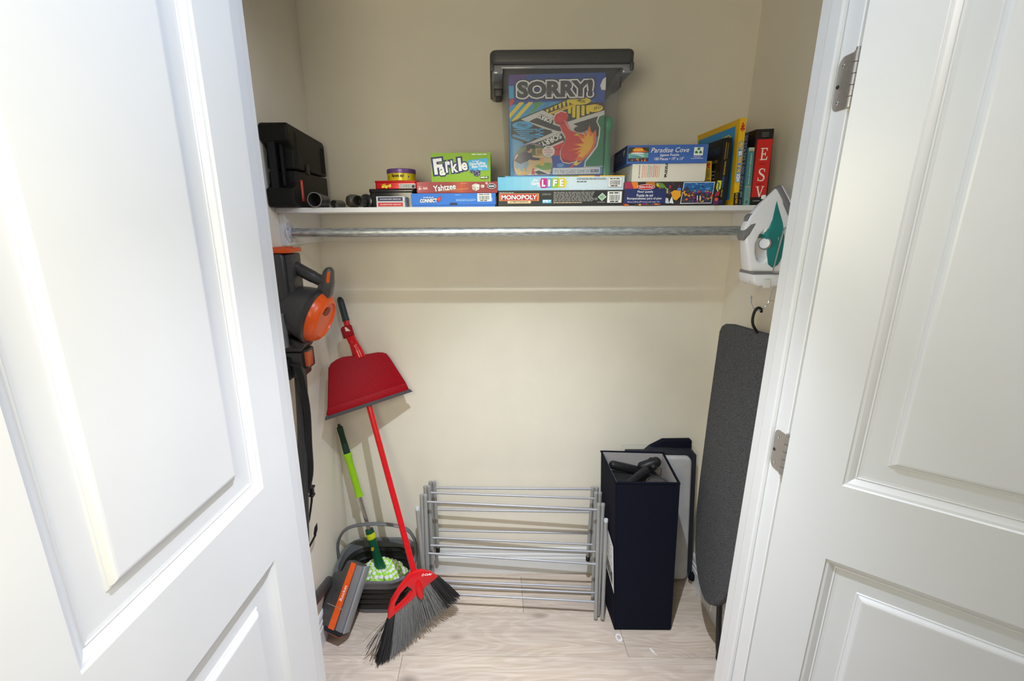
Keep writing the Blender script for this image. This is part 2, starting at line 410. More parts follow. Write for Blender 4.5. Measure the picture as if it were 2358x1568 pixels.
def baseboard(name, path, nrm, h=0.138):
    """profiled baseboard along a straight path; nrm points into the room"""
    a, b2 = Vector(path[0]), Vector(path[1]); n = Vector(nrm)
    prof = [(0,0),(0.014,0),(0.014,0.085),(0.011,0.089),(0.011,0.103),(0.0075,0.108),(0.0075,0.124),(0.004,0.134),(0.0,h)]
    bm = bmesh.new(); A = [bm.verts.new(a+n*d+Vector((0,0,z))) for d, z in prof]; B = [bm.verts.new(b2+n*d+Vector((0,0,z))) for d, z in prof]
    for i in range(len(prof)-1): bm.faces.new((A[i], A[i+1], B[i+1], B[i]))
    bm.faces.new(A); bm.faces.new(list(reversed(B))); bmesh.ops.recalc_face_normals(bm, faces=bm.faces)
    return struct(name, bm, M_white)
baseboard('baseboard_back', ((XL,0,0),(XR,0,0)), (0,-1,0))
baseboard('baseboard_left', ((XL,YB,0),(XL,-0.014,0)), (1,0,0))
baseboard('baseboard_right', ((XR,YB,0),(XR,-0.014,0)), (-1,0,0))

# jambs with door stops, casings
def jamb(name, x0, x1, face, sgn):
    t = struct(name, box(x0, x1, YF, YB, 0, HEAD+0.019, 0.0015, 1), M_white)
    obj('door_stop', box(min(face, face+sgn*0.011), max(face, face+sgn*0.011), -0.926, -0.892, 0, HEAD, 0.003, 2), M_white, t)
jamb('trim_1', JL-0.019, JL, JL, 1)
jamb('trim_2', JR, JR+0.019, JR, -1)
hd = struct('trim_3', box(JL, JR, YF, YB, HEAD, HEAD+0.019, 0.0015, 1), M_white)
obj('door_stop', box(JL, JR, -0.926, -0.892, HEAD-0.011, HEAD, 0.003, 2), M_white, hd)
struct('trim_4', box(JL-0.085, JL-0.008, YF-0.014, YF, 0, HEAD+0.08, 0.004, 2), M_white)
struct('trim_5', box(JR+0.008, JR+0.085, YF-0.014, YF, 0, HEAD+0.08, 0.004, 2), M_white)
struct('trim_6', box(JL-0.008, JR+0.008, YF-0.014, YF, HEAD+0.008, HEAD+0.085, 0.004, 2), M_white)

def door(name, axis, du, nrm, width):
    """leaf from the hinge axis along du; nrm = closet-side face normal"""
    th = 0.035; n = Vector((*nrm, 0)).normalized(); u = Vector((*du, 0)).normalized()
    O = Vector((*axis, 0)) + n*th
    def P(s, z, d=0.0): return O + u*s + Vector((0,0,z)) + n*d
    us = [0.003, 0.099, 0.475, width]; zs = [0.012, 0.235, 0.980, 1.148, 2.095, 2.222]
    bm = bmesh.new()
    def q(a, b, c2, d2): bm.faces.new([bm.verts.new(x) for x in (a, b, c2, d2)])
    for i in range(3):
        for j in range(5):
            if i == 1 and j in (1, 3): continue
            q(P(us[i],zs[j]), P(us[i+1],zs[j]), P(us[i+1],zs[j+1]), P(us[i],zs[j+1]))
    q(P(us[0],zs[0],-th), P(us[3],zs[0],-th), P(us[3],zs[5],-th), P(us[0],zs[5],-th))
    for a, b2 in (((us[0],zs[0]),(us[3],zs[0])), ((us[3],zs[0]),(us[3],zs[5])), ((us[3],zs[5]),(us[0],zs[5])), ((us[0],zs[5]),(us[0],zs[0]))):
        q(P(*a), P(*b2), P(*b2,-th), P(*a,-th))
    bmesh.ops.remove_doubles(bm, verts=bm.verts, dist=1e-5); bmesh.ops.recalc_face_normals(bm, faces=bm.faces)
    d = struct(name, bm, M_door)
    prof = [(0,0),(0.002,-0.0035),(0.007,-0.0045),(0.013,-0.0085),(0.017,-0.0115),(0.019,-0.0100),(0.021,-0.0115),(0.026,-0.0122),
            (0.058,-0.0125),(0.060,-0.0100),(0.062,-0.0104),(0.0655,-0.0050),(0.069,-0.0030),(0.072,-0.0026)]
    for z0, z1 in ((zs[1], zs[2]), (zs[3], zs[4])):
        pb = bmesh.new(); rings = []
        for ins, dep in prof:
            rings.append([pb.verts.new(P(s, z, dep)) for s, z in ((us[1]+ins,z0+ins),(us[2]-ins,z0+ins),(us[2]-ins,z1-ins),(us[1]+ins,z1-ins))])
        for i in range(len(rings)-1):
            for k in range(4): pb.faces.new((rings[i][k], rings[i][(k+1) % 4], rings[i+1][(k+1) % 4], rings[i+1][k]))
        pb.faces.new(rings[-1])
        bmesh.ops.recalc_face_normals(pb, faces=pb.faces)
        if sum((f.normal.dot(n) for f in pb.faces)) < 0: bmesh.ops.reverse_faces(pb, faces=pb.faces)
        obj('panel', pb, M_door, d)
    return d
d1 = door('door_1', (JL, -0.967), (-0.068,-0.998), (0.998,-0.068), 0.575)
d2 = door('door_2', (JR+0.001, -0.968), (0.801,-0.599), (-0.599,-0.801), 0.545)
def hinge(parent, x, sgn, z0, z1):
    Mx = frame((x-sgn*0.0006, -0.966, z0), (0,1,0), (0,0,1))
    h = z1-z0; r = 0.014
    pl = [(0,0)] + [(0.038-r+r*math.sin(a), r-r*math.cos(a)) for a in [i*math.pi/12 for i in range(7)]] + [(0.038-r+r*math.cos(a), h-r+r*math.sin(a)) for a in [i*math.pi/12 for i in range(7)]] + [(0,h)]
    hb = obj('hinge', prism(pl, -0.0008, 0.0014, Mx if Mx.col[2].x*(-sgn) > 0 else Mx, 0.0), M_nickel, parent)
    kb = bmesh.new()
    for k in range(5):
        tube([(x-sgn*0.001, -0.9695, z0+k*h/5+0.0005), (x-sgn*0.001, -0.9695, z0+(k+1)*h/5-0.0005)], 0.0052, 12, kb)
    tube([(x-sgn*0.001, -0.9695, z1), (x-sgn*0.001, -0.9695, z1+0.005)], 0.0038, 12, kb)
    obj('knuckle', kb, M_nickel, hb, True)
    for uu, vv, mm in ((0.025, h*0.82, M_chrome), (0.031, h*0.46, M_blackm), (0.025, h*0.15, M_chrome)):
        obj('screw', lathe([(0.0036,0),(0.0030,0.001),(0.0012,0.0006)], (x-sgn*0.0016, -0.966+uu, z0+vv), (-sgn,0,0), 10), mm, hb)
for za in (1.836, 1.121, 0.35): hinge(d2, JR, 1, za, za+0.089)
for za in (1.836, 1.121, 0.35): hinge(d1, JL, -1, za, za+0.089)

# ------------------------------------------------------------------ closet shelf, rod
SZ = 1.6925; SF = -0.352
t = thing('closet_shelf', 'long white wooden shelf spanning the closet under the games and books', 'shelf', (0.13,-0.18,1.573))
obj('shelf_board', box(XL, XR, SF, 0, 1.677, SZ, 0.001, 1), M_shelf, t)
obj('cleat', box(XL, XL+0.019, -0.335, 0, 1.573, 1.677, 0.001, 1), M_shelf, t)
obj('cleat', box(XR-0.019, XR, -0.335, 0, 1.573, 1.677, 0.001, 1), M_shelf, t)
obj('cleat', box(XL+0.019, XR-0.019, -0.019, 0, 1.573, 1.677, 0.001, 1), M_cleat, t)
t = thing('closet_rod', 'galvanised steel hanging rod running below the white shelf', 'rod', (0.13,-0.30,1.60))
obj('rod', tube([(XL+0.021,-0.306,1.6135),(XR-0.021,-0.306,1.6135)], 0.0150, 24), M_galv, t, True)
for x, s in ((XL+0.019, 1), (XR-0.019, -1)):
    fl = obj('flange', lathe([(0.034,0),(0.034,0.002),(0.031,0.0035),(0.021,0.0045),(0.020,0.011),(0.0165,0.011),(0.0165,0.003)], (x,-0.306,1.6135), (s,0,0), 32, cap1=True), mat('white_steel', (0.66,0.66,0.68), 0.4, 0.2), t, True)
    for a in (60, 180, 300):
        ca, sa = math.cos(math.radians(a)), math.sin(math.radians(a))
        obj('screw', lathe([(0.0035,0),(0.0028,0.0014)], (x+s*0.004,-0.306+0.0265*sa,1.6135+0.0265*ca), (s,0,0), 10), M_nickel, fl)

# ------------------------------------------------------------------ boxes on the shelf
def game_box(name, label, cat, x0, x1, y0, y1, z0, z1, col, group=None, lid_gap=0.004, base_col=None, rz=0.0):
    """lid over base; y0 = front. Returns thing and front-face corner function"""
    cxm, cym = (x0+x1)/2, (y0+y1)/2
    R = Matrix.Translation((cxm, cym, 0)) @ Matrix.Rotation(rz, 4, 'Z') @ Matrix.Translation((-cxm, -cym, 0))
    t = thing(name, label, cat, (cxm, cym, z0), group)
    m = ink(*col)
    obj('lid', box(x0, x1, y0, y1, z0+lid_gap, z1, 0.0012, 2, M=R), m, t)
    obj('base', box(x0+0.002, x1-0.002, y0+0.002, y1-0.002, z0, z0+lid_gap+0.002, 0.0006, 1, M=R), ink(*(base_col or col)), t)
    def face(side='front'):
        if side == 'front': L = [(x0,y0,z1),(x1,y0,z1),(x0,y0,z0+lid_gap)]
        elif side == 'left': L = [(x0,y1,z1),(x0,y0,z1),(x0,y1,z0+lid_gap)]
        elif side == 'right': L = [(x1,y0,z1),(x1,y1,z1),(x1,y0,z0+lid_gap)]
        elif side == 'top': L = [(x0,y1,z1),(x1,y1,z1),(x0,y0,z1)]
        return [R @ Vector(q) for q in L]
    return t, face
W = (238,238,234)
GR = 'board game boxes on the shelf'
# Connect 4
t, F = game_box('game_box', 'blue game box lettered CONNECT 4, lying under the red Yahtzee box', 'game box', -0.256, 0.011, -0.352, -0.10, SZ, 1.733, (32,112,205), GR, 0.006)
P = Print(*F(), (632,745,1785,915)); P.rect(632,745,1785,915,(32,112,205))
P.outlined('CONNECT', 752, 822, 985, 880, W, (20,24,40), 0.045, 0.06, shear=0.1, rot=-2)
P.text('4', 978, 785, 1040, 872, (20,24,40), 0.11, shear=0.2); P.text('4', 982, 790, 1036, 866, (226,52,44), 0.05, shear=0.2)
P.lines(800, 798, 950, 815, 1, W, 0.6, 4); P.lines(1235, 764, 1325, 778, 1, (120,180,235), 0.7, 2)
P.lines(1245, 830, 1525, 868, 3, (150,195,240), 0.5, 3); P.barcode(1535, 748, 1725, 868, 5)
P.poly([(1150,915),(1165,885),(1255,885),(1268,915)], (14,30,70)); P.rect(1730,810,1738,865,(170,205,240))
P.done(t)
# Yahtzee
t, F = game_box('game_box', 'dark red game box lettered Yahtzee, between the green Farkle box and the blue box', 'game box', -0.237, 0.0165, -0.347, -0.10, 1.733, 1.7675, (150,50,54), GR, 0.002)
P = Print(*F(), (716,588,1795,738)); P.rect(716,588,1795,738,(150,50,54))
for k in range(8): P.rect(1130+k*40, 588, 1170+k*40, 738, (150+int(9*(4-abs(k-4))), 52+int(7*(4-abs(k-4))), 48), k == 0)
for k in range(6): P.rect(716+k*40, 588, 757+k*40, 738, (178-5*k, 84-6*k, 88-6*k), False)
P.text('8+', 740, 664, 778, 700, W, 0.03); P.rect(788,650,791,705,(200,150,150)); P.lines(738,648,778,658,1,(220,190,190),0.8,3)
for k, xx in enumerate((808,828,848)):
    P.ell(xx, 660+4*(k % 2), 6, 6, (225,200,200), 10); P.poly([(xx-9,690),(xx-5,668),(xx+5,668),(xx+9,690)], (225,200,200), False)
P.outlined('Yahtzee', 935, 622, 1238, 706, W, (70,16,20), 0.02, 0.035, rot=-7)
P.text('THE SHAKE, SCORE, AND SHOUT GAME', 1060, 690, 1405, 706, (226,176,88), 0.01, rot=-5)
P.lines(1310, 606, 1390, 620, 1, (210,140,130), 0.6, 9)
def die(P, x, y, s, face, side, dots, n=5, rot=0):
    P.poly([(x-s,y-s*0.5),(x,y-s*0.95),(x+s,y-s*0.6),(x+s*0.15,y-s*0.12)], face); P.poly([(x-s,y-s*0.5),(x+s*0.15,y-s*0.12),(x+s*0.1,y+s),(x-s*0.85,y+s*0.65)], side, False)
    P.poly([(x+s*0.15,y-s*0.12),(x+s,y-s*0.6),(x+s*0.85,y+s*0.6),(x+s*0.1,y+s)], face, False)
    for dx, dy in ((-0.2,-0.68),(0.3,-0.55),(-0.35,-0.45),(0.02,-0.4),(0.12,-0.75))[:n]: P.ell(x+dx*s, y+dy*s, s*0.10, s*0.07, dots, 8)
    for dx, dy in ((-0.6,0.0),(-0.2,0.6),(0.4,0.1),(0.6,0.2),(0.35,0.6)): P.ell(x+dx*s, y+dy*s, s*0.09, s*0.11, dots, 8)
die(P, 1505, 662, 52, (232,226,216), (196,186,172), (30,26,26)); die(P, 1595, 652, 26, (222,210,200), (190,176,166), (40,30,30)); die(P, 1648, 612, 18, (222,200,190), (186,166,156), (60,40,40), 3)
die(P, 1690, 606, 11, (205,150,140), (170,120,110), (80,40,40), 2); P.ell(1716, 652, 60, 36, W); P.ell(1716, 652, 55, 31, (24,24,28)); P.lines(1676, 640, 1758, 666, 1, (180,185,195), 0.9, 8)
P.done(t)
# Farkle
t, F = game_box('game_box', 'tall lime green game box lettered Farkle, standing on the red box', 'game box', -0.191, -0.004, -0.332, -0.225, 1.7675, 1.854, (132,172,30), GR, 0.001, rz=-0.02)
P = Print(*F(), (905,190,1715,578))
P.rect(905,190,1715,578,(134,176,34))
for txt, a in (('F', (940,262,1062,474)), ('a', (1015,366,1095,490)), ('r', (1102,300,1170,452)), ('k', (1178,286,1268,452)), ('l', (1276,258,1318,432)), ('e', (1322,316,1402,424))):
    P.text(txt, *a, (28,36,92), 0.11, ref=0.03, rot=-6)
for txt, a in (('F', (940,262,1062,474)), ('a', (1015,366,1095,490)), ('r', (1102,300,1170,452)), ('k', (1178,286,1268,452)), ('l', (1276,258,1318,432)), ('e', (1322,316,1402,424))):
    P.text(txt, *a, W, 0.03, ref=0.03, rot=-6)
P.poly([(1410,290),(1676,262),(1686,424),(1424,430)], (70,174,226))
P.text('The Classic', 1466, 292, 1562, 312, W, 0.02, rot=-5); P.text('Dice-Rolling,', 1432, 312, 1648, 362, W, 0.03, rot=-5); P.text('Risk-Taking', 1462, 352, 1668, 398, W, 0.03, rot=-5); P.text('Game', 1552, 400, 1602, 416, W, 0.03, rot=-4)
die(P, 1530, 462, 48, (52,44,112), (40,32,92), W, 4); die(P, 1462, 436, 26, (52,44,112), (40,32,92), W, 3)
P.lines(1462, 208, 1682, 228, 1, W, 0.6, 5); P.rect(1574, 508, 1688, 536, (70,80,60)); P.lines(1580, 514, 1684, 532, 1, W, 0.8, 6)
P.done(t)
# Monopoly
t, F = game_box('game_box', 'black game box lettered MONOPOLY ULTIMATE BANKING, on the shelf under the light blue box', 'game box', 0.019, 0.416, -0.343, -0.075, SZ, 1.7405, (44,43,42), GR, 0.001)
P = Print(*F(), (185,400,2205,680)); P.rect(185,400,2205,680,(44,43,42))
P.rect(204,452,838,586,(214,168,92)); P.rect(212,460,830,580,(200,40,36)); P.rect(212,460,236,580,(222,90,50)); P.rect(806,460,830,580,(222,110,70))
P.outlined('MONOPOLY', 236, 478, 808, 562, W, (60,10,12), 0.035, 0.035); P.rect(334,578,712,632,(190,150,84)); P.rect(340,582,706,626,(226,208,168)); P.text('ULTIMATE BANKING', 370, 590, 668, 614, (20,18,18), 0.03)
P.lines(204, 434, 470, 448, 1, (200,200,200), 0.7, 6); P.rect(884,450,1042,496,(70,70,70)); P.rect(888,454,1038,492,(44,43,42)); P.lines(894,458,1034,488,2,(150,150,150),0.5,7)
P.rect(896,566,1040,630,(78,176,222)); P.lines(904,574,1032,622,2,W,0.7,8); P.lines(1072,428,1790,610,8,(168,166,160),0.45,9); P.lines(1072,614,1575,630,1,(236,200,170),0.8,10)
P.poly([(1850,448),(1918,522),(1848,596),(1780,522)], (232,236,228)); P.poly([(1850,458),(1908,522),(1848,586),(1790,522)], (142,190,150)); P.lines(1820,514,1878,530,1,(150,70,60),0.8,11); P.lines(1776,612,1912,624,1,(200,200,200),0.7,12)
P.barcode(1932, 424, 2162, 628, 13); P.poly([(1530,408),(1540,394+6),(1566,400),(1556,410)], (190,160,110))
P.done(t)
# Life
t, F = game_box('game_box', 'light blue game box lettered the Game of LIFE, directly under the clear storage bin', 'game box', 0.0175, 0.4145, -0.338, -0.07, 1.7405, 1.784, (190,214,228), GR, 0.001)
P = Print(*F(), (185,168,2215,396))
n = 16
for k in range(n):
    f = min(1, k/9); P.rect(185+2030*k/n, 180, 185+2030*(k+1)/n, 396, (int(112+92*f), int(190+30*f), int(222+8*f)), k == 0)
P.rect(1130,166,2215,182,(234,180,44)); P.rect(1130,168,1480,181,(110,140,60)); P.rect(185,166,1130,182,(86,160,206),False); P.rect(185,166,300,183,(20,24,30)); P.rect(1740,168,1820,181,(120,60,130))
P.text('the', 752, 208, 822, 254, W, 0.03); P.text('Game', 722, 252, 862, 312, W, 0.035); P.text('of', 822, 312, 862, 342, W, 0.03)
P.poly([(858,280),(878,204),(975,204),(975,360),(880,360)], (200,28,130)); P.rect(975,204,1052,358,(84,166,214)); P.rect(1052,203,1160,357,(150,192,42)); P.poly([(1160,203),(1262,203),(1294,268),(1272,352),(1160,356)], (240,208,24))
for s, a in (('L',(892,226,952,338)),('I',(994,226,1026,336)),('F',(1072,224,1140,336)),('E',(1178,222,1244,338))): P.outlined(s, *a, W, (90,90,120), 0.05, 0.03)
P.lines(1452,204,1940,238,2,(100,110,120),0.45,4); P.lines(1452,256,1625,272,1,(40,50,60),0.7,5); P.rect(1952,196,2172,352,(120,126,130)); P.barcode(1955,199,2169,349,6)
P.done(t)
# floor puzzle
t, F = game_box('puzzle_box', 'dark blue floor puzzle box printed with fish, lowest box of its stack', 'puzzle box', 0.412, 0.703, -0.352, -0.10, SZ, 1.7635, (52,46,48), 'puzzle boxes on the shelf', 0.001)
P = Print(*F(), (205,1008,1415,1322)); P.rect(205,1008,1415,1322,(52,46,48))
R = random.Random(4)
fishc = [(226,120,30),(150,40,120),(220,180,40),(60,110,60),(190,50,40),(40,60,120),(110,60,140),(70,60,50)]
P.poly([(205,1012),(300,1010),(330,1110),(210,1110)], (170,50,80)); P.poly([(290,1012),(370,1010),(390,1080),(330,1110)], (226,130,36)); P.poly([(480,1012),(620,1010),(600,1060),(470,1050)], (190,120,50))
for k in range(26):
    x = 600+R.random()*330; y = 1020+R.random()*150; P.ell(x, y, 8+R.random()*26, 5+R.random()*14, R.choice(fishc), 9, R.random()*3)
P.poly([(625,1020),(690,1030),(735,1075),(700,1095),(650,1070)], (96,140,60)); P.poly([(720,1080),(765,1100),(770,1165),(750,1160)], (150,190,50))
for k in range(22):
    x = 205+R.random()*500; P.ell(x, 1302+R.random()*14, 14+R.random()*22, 5+R.random()*7, R.choice(fishc), 8)
P.poly([(800,1150),(850,1120),(930,1135),(935,1200),(880,1260),(840,1240)], (230,160,40)); P.poly([(790,1290),(820,1200),(850,1300)], (226,230,236)); P.ell(905,1110,26,22,(96,130,190)); P.poly([(720,1290),(740,1220),(775,1230),(790,1300)], (200,205,215))
P.rect(208,1100,742,1298,(40,48,98)); P.ell(476,1078,116,36,W); P.ell(476,1078,110,31,(196,36,44)); P.text('Melissa & Doug', 388, 1062, 566, 1096, W, 0.02, shear=0.2)
P.text('Floor puzzle', 372, 1124, 570, 1162, W, 0.01); P.text('Puzzle de sol', 364, 1170, 572, 1206, W, 0.01); P.text('Rompecabezas para el piso', 244, 1214, 688, 1252, W, 0.01); P.text('36 in x 24 in (91.4 cm x 61 cm) • 3+', 252, 1264, 668, 1292, (205,208,225), 0.01)
P.poly([(934,1304),(955,1018),(1352,1014),(1336,1300)], W); P.poly([(942,1296),(962,1026),(1344,1022),(1329,1292)], (44,104,170))
P.poly([(955,1110),(1000,1060),(1040,1120),(1100,1150),(1335,1160),(1330,1290),(944,1294)], (60,58,80))
for k in range(90):
    x = 952+R.random()*372; y = 1130+R.random()*155; P.ell(x, y, 5+R.random()*17, 4+R.random()*10, R.choice(fishc+[(230,190,60),(210,80,40),(60,90,170)]), 8, R.random()*3)
for k in range(40):
    x = 990+R.random()*340; y = 1030+R.random()*90; P.ell(x, y, 10+R.random()*14, 2+R.random()*4, R.choice([(30,70,130),(90,170,210),(24,50,110),(120,190,220)]), 8, R.random()*0.6-0.3)
for k in range(4): P.poly([(1100+k*18,1200),(1112+k*18,1196),(1120+k*16,1262),(1108+k*16,1262)], (230,230,236) if k % 2 else (20,20,24))
P.poly([(1360,1000),(1412,1005),(1408,1110),(1375,1150),(1350,1100)], (200,206,40)); P.poly([(1372,1020),(1392,1050),(1380,1100),(1400,1140),(1388,1140),(1368,1100),(1380,1050),(1362,1030)], (30,60,90)); P.poly([(1352,1160),(1405,1140),(1400,1200),(1345,1215)], (160,40,60)); P.rect(1338,1230,1402,1318,(90,40,90)); P.ell(1370,1250,20,22,(226,90,40))
P.done(t)
# white boxed puzzle
t, F = game_box('puzzle_box', 'plain white puzzle box with coloured word print, between the two blue puzzle boxes', 'puzzle box', 0.437, 0.662, -0.347, -0.12, 1.7635, 1.8165, (224,219,206), 'puzzle boxes on the shelf', 0.001, rz=-0.02)
P = Print(*F(), (315,778,1282,1002)); P.rect(315,778,1282,1002,(224,219,206))
words = ['ORCHARD', 'PINES', 'LIGHT', 'HARBOR', 'HIGHWAYS', 'ADVENTURE', 'OCEAN VIEW']
cols = [(214,110,96),(222,150,90),(228,160,140),(90,170,160),(216,110,100),(150,180,170),(216,120,110)]
for k in range(10):
    P.lines(446+k*24, 792+(k*7) % 20, 462+k*24, 956-(k*11) % 22, 14, cols[k % 7], 0.6, k+2)
P.text('PUZZLE', 672, 838, 846, 870, (52,46,44), 0.05, rot=-90); P.rects([(738+4*k,922,740+4*k,955) for k in range(7)], (60,54,50)); P.lines(402,796,414,930,9,(70,64,60),0.5,4); P.ell(408,945,8,8,(60,54,50),10)
P.done(t)
t, F = game_box('puzzle_box', 'blue puzzle box lettered Paradise Cove, topmost of its stack', 'puzzle box', 0.421, 0.662, -0.352, -0.095, 1.8165, 1.870, (64,104,180), 'puzzle boxes on the shelf', 0.001, rz=-0.05)
P = Print(*F(), (285,528,1318,778)); P.rect(285,528,1318,778,(64,104,180))
P.rect(298,556,564,748,(40,60,60)); P.poly([(302,560),(560,560),(560,620),(302,630)], (220,110,50)); P.poly([(302,560),(380,560),(360,610),(302,640)], (60,66,50)); P.ell(430,592,80,18,(236,176,60)); P.poly([(470,560),(560,562),(560,620),(500,600)], (70,60,44))
P.poly([(302,640),(560,630),(560,700),(302,705)], (110,170,160)); P.ell(420,640,90,14,(214,224,226)); P.ell(450,676,60,16,(190,220,210)); P.poly([(330,680),(420,668),(500,690),(400,700)], (80,150,160))
for k in range(40): P.ell(306+R.random()*250, 704+R.random()*40, 4+R.random()*10, 3+R.random()*6, R.choice(fishc), 7)
P.text('Paradise Cove', 594, 568, 1076, 634, W, 0.005, shear=0.22); P.text('Jigsaw Puzzle', 704, 652, 950, 692, W, 0.012); P.text('100 Pieces • 19" x 13"', 638, 700, 1014, 740, W, 0.012)
P.rect(1134,570,1250,680,(226,232,226))
for k in range(3):
    a = math.radians(90+120*k); cx, cy = 1192+30*math.cos(a), 622-30*math.sin(a)
    P.poly([(cx+22*math.cos(a+b), cy-22*math.sin(a+b)) for b in (0.3,1.9,2.6,4.2,5.4)], (34,120,70))
P.text('Made with', 1140, 688, 1226, 704, W, 0.01); P.text('Recycled Materials', 1104, 712, 1256, 730, W, 0.01)
P.done(t)
P = Print(*F('left'), (90,530,285,780))
P.rect(90,530,285,780,(58,66,100)); P.lines(110,580,240,700,5,(96,104,140),0.5,4); P.poly([(245,580),(268,570),(262,620),(250,660)], (150,170,140)); P.done(t, 'printed_side')

# tins and card decks at the left
def tin(name, label, x0, x1, y0, y1, z0, z1, body, lidc, lidh, r, group):
    t = thing(name, label, 'tin', ((x0+x1)/2, (y0+y1)/2, z0), group)
    cx, cy, w, d = (x0+x1)/2, (y0+y1)/2, x1-x0, y1-y0
    Mz = Matrix.Translation((0,0,0))
    obj('body', prism(rrect(cx, cy, w-0.003, d-0.003, r), z0, z1-lidh, Mz, 0.001, 1), body, t, True)
    obj('lid', prism(rrect(cx, cy, w, d, r), z1-lidh, z1, Mz, 0.002, 2), lidc, t, True)
    return t
t = tin('storage_tin', 'black lidded metal tin under the red card tin', -0.407, -0.252, -0.285, -0.16, SZ, 1.752, M_blackg, M_blackg, 0.011, 0.012, 'tins on the shelf')
mr = mat('red_tin_paint', c(196,20,30,1.1), 0.25, 0.2, 80, 0.05)
t = tin('card_tin', 'red rectangular card tin lettered emoji, on the black tin', -0.386, -0.243, -0.285, -0.18, 1.752, 1.7775, mr, mr, 0.006, 0.010, 'tins on the shelf')
P = Print((-0.386,-0.2855,1.7775),(-0.243,-0.2855,1.7775),(-0.386,-0.2855,1.752),(138,566,712,682), 0.0008)
P.text('UNO', 238, 612, 292, 640, (240,208,40), 0.03, rot=-12); P.text('emoji', 232, 622, 362, 676, (240,212,50), 0.05, rot=-9); P.ell(296,664,14,12,(250,220,60),14)
P.rect(462,612,680,678,(196,196,192)); P.ell(486,646,18,24,(120,120,120)); P.ell(486,646,13,18,(196,196,192)); P.lines(516,624,620,668,4,(120,120,120),0.5,3); P.ell(650,650,22,24,(50,54,60),14)
P.done(t)
mp_ = mat('purple_tin_paint', c(110,74,136,1.1), 0.35, 0.2); my = mat('yellow_tin_paint', c(214,190,24,1.1), 0.3, 0.1)
t = thing('card_tin', 'round yellow tin with a purple lid lettered Spot it!, topmost of the left pile', 'tin', (-0.304,-0.240,1.7775), 'tins on the shelf')
obj('body', lathe([(0.0455,0),(0.0465,0.001),(0.0465,0.027)], (-0.304,-0.240,1.7775), (0,0,1), 48), my, t, True)
obj('lid', lathe([(0.0478,0.0235),(0.0482,0.0245),(0.0482,0.0355),(0.0465,0.0375),(0.0440,0.0372)], (-0.304,-0.240,1.7775), (0,0,1), 48), mp_, t, True)
P = Print((-0.352,-0.2868,1.803),(-0.256,-0.2868,1.803),(-0.352,-0.2868,1.779),(310,462,682,562), 0.0)
P.text('Spot it!', 396, 484, 556, 534, (24,20,20), 0.05, rot=2); P.ell(622,516,15,17,(200,190,150),14); P.ell(622,516,9,11,(40,40,60),12); P.ell(335,520,6,22,(60,50,40),12)
for v in P.bm.verts:   # wrap the print round the tin
    a = (v.co.x+0.304)/0.0467; lay = -0.2868-v.co.y
    v.co.x = -0.304+(0.0467+lay)*math.sin(a); v.co.y = -0.240-(0.0467+lay)*math.cos(a)
P.done(t)
for z0, col, lab in ((SZ, (196,40,44), 'white card deck box with a red band, lower of the two decks'), (SZ+0.0163, (42,46,84), 'white card deck box with a navy band, upper of the two decks')):
    t = thing('card_deck', lab, 'card deck', (-0.321,-0.322,z0), 'card decks before the black tin')
    obj('box', box(-0.3665,-0.2765,-0.352,-0.289,z0,z0+0.016,0.0008,1), M_card, t)
    P = Print((-0.3665,-0.352,z0+0.016),(-0.2765,-0.352,z0+0.016),(-0.3665,-0.352,z0),(158,784,544,862))
    P.rect(180,796,518,852,col); P.text('AIR-CUSHION FINISH • MADE IN USA', 208, 816, 492, 832, (232,226,226), 0.02); P.done(t, 'printed_band')

# ------------------------------------------------------------------ black tool case
t = thing('tool_case', 'black moulded plastic tool case standing against the left wall on the shelf', 'case', (-0.647,-0.245,SZ))
MX = frame((0,0,0), (0,1,0), (0,0,1))            # local u=y, v=z, w=x
xw0, xw1 = XL+0.002, -0.606
obj('lower_shell', prism([(-0.398,1.700),(-0.392,SZ),(-0.100,SZ),(-0.094,1.700),(-0.094,1.802),(-0.245,1.802),(-0.255,1.812),(-0.285,1.812),(-0.292,1.802),(-0.368,1.802),(-0.368,1.768),(-0.380,1.755),(-0.400,1.748)], xw0, xw1, MX, 0.011, 4), M_black, t, True)
obj('upper_shell', prism([(-0.372,1.806),(-0.294,1.806),(-0.287,1.816),(-0.254,1.816),(-0.244,1.806),(-0.094,1.806),(-0.094,1.910),(-0.108,1.921),(-0.395,1.934),(-0.404,1.926),(-0.404,1.884),(-0.382,1.874),(-0.368,1.862)], xw0, xw1, MX, 0.011, 4), M_black, t, True)
hb = box(xw0+0.016, xw0+0.040, -0.398, -0.386, 1.745, 1.888, 0.005, 2); box(xw0+0.046, xw0+0.056, -0.385, -0.372, 1.755, 1.876, 0.003, 2, bm=hb)
obj('handle', hb, M_blackp, t, True)
for y in (-0.112, -0.124, -0.136): obj('rib', box(xw1-0.001, xw1+0.0018, y-0.0022, y+0.0022, 1.815, 1.900, 0.0008, 1), M_black, t)
for y in (-0.350, -0.340): obj('rib', box(xw1-0.001, xw1+0.0012, y-0.002, y+0.002, 1.82, 1.915, 0.0006, 1), M_black, t)
obj('latch', box(xw1-0.004, xw1+0.003, -0.284, -0.258, 1.798, 1.830, 0.002, 2), M_blackp, t)
P = Print((xw1,-0.343,1.777),(xw1,-0.318,1.777),(xw1,-0.343,1.712),(0,0,10,40), 0.0006)
P.rect(0,0,8,40,(214,30,34)); P.lines(2.0,3,4.0,36,14,(240,170,160),0.6,3); P.lines(5.2,3,6.4,36,18,(230,140,130),0.6,5); P.done(t, 'red_label')

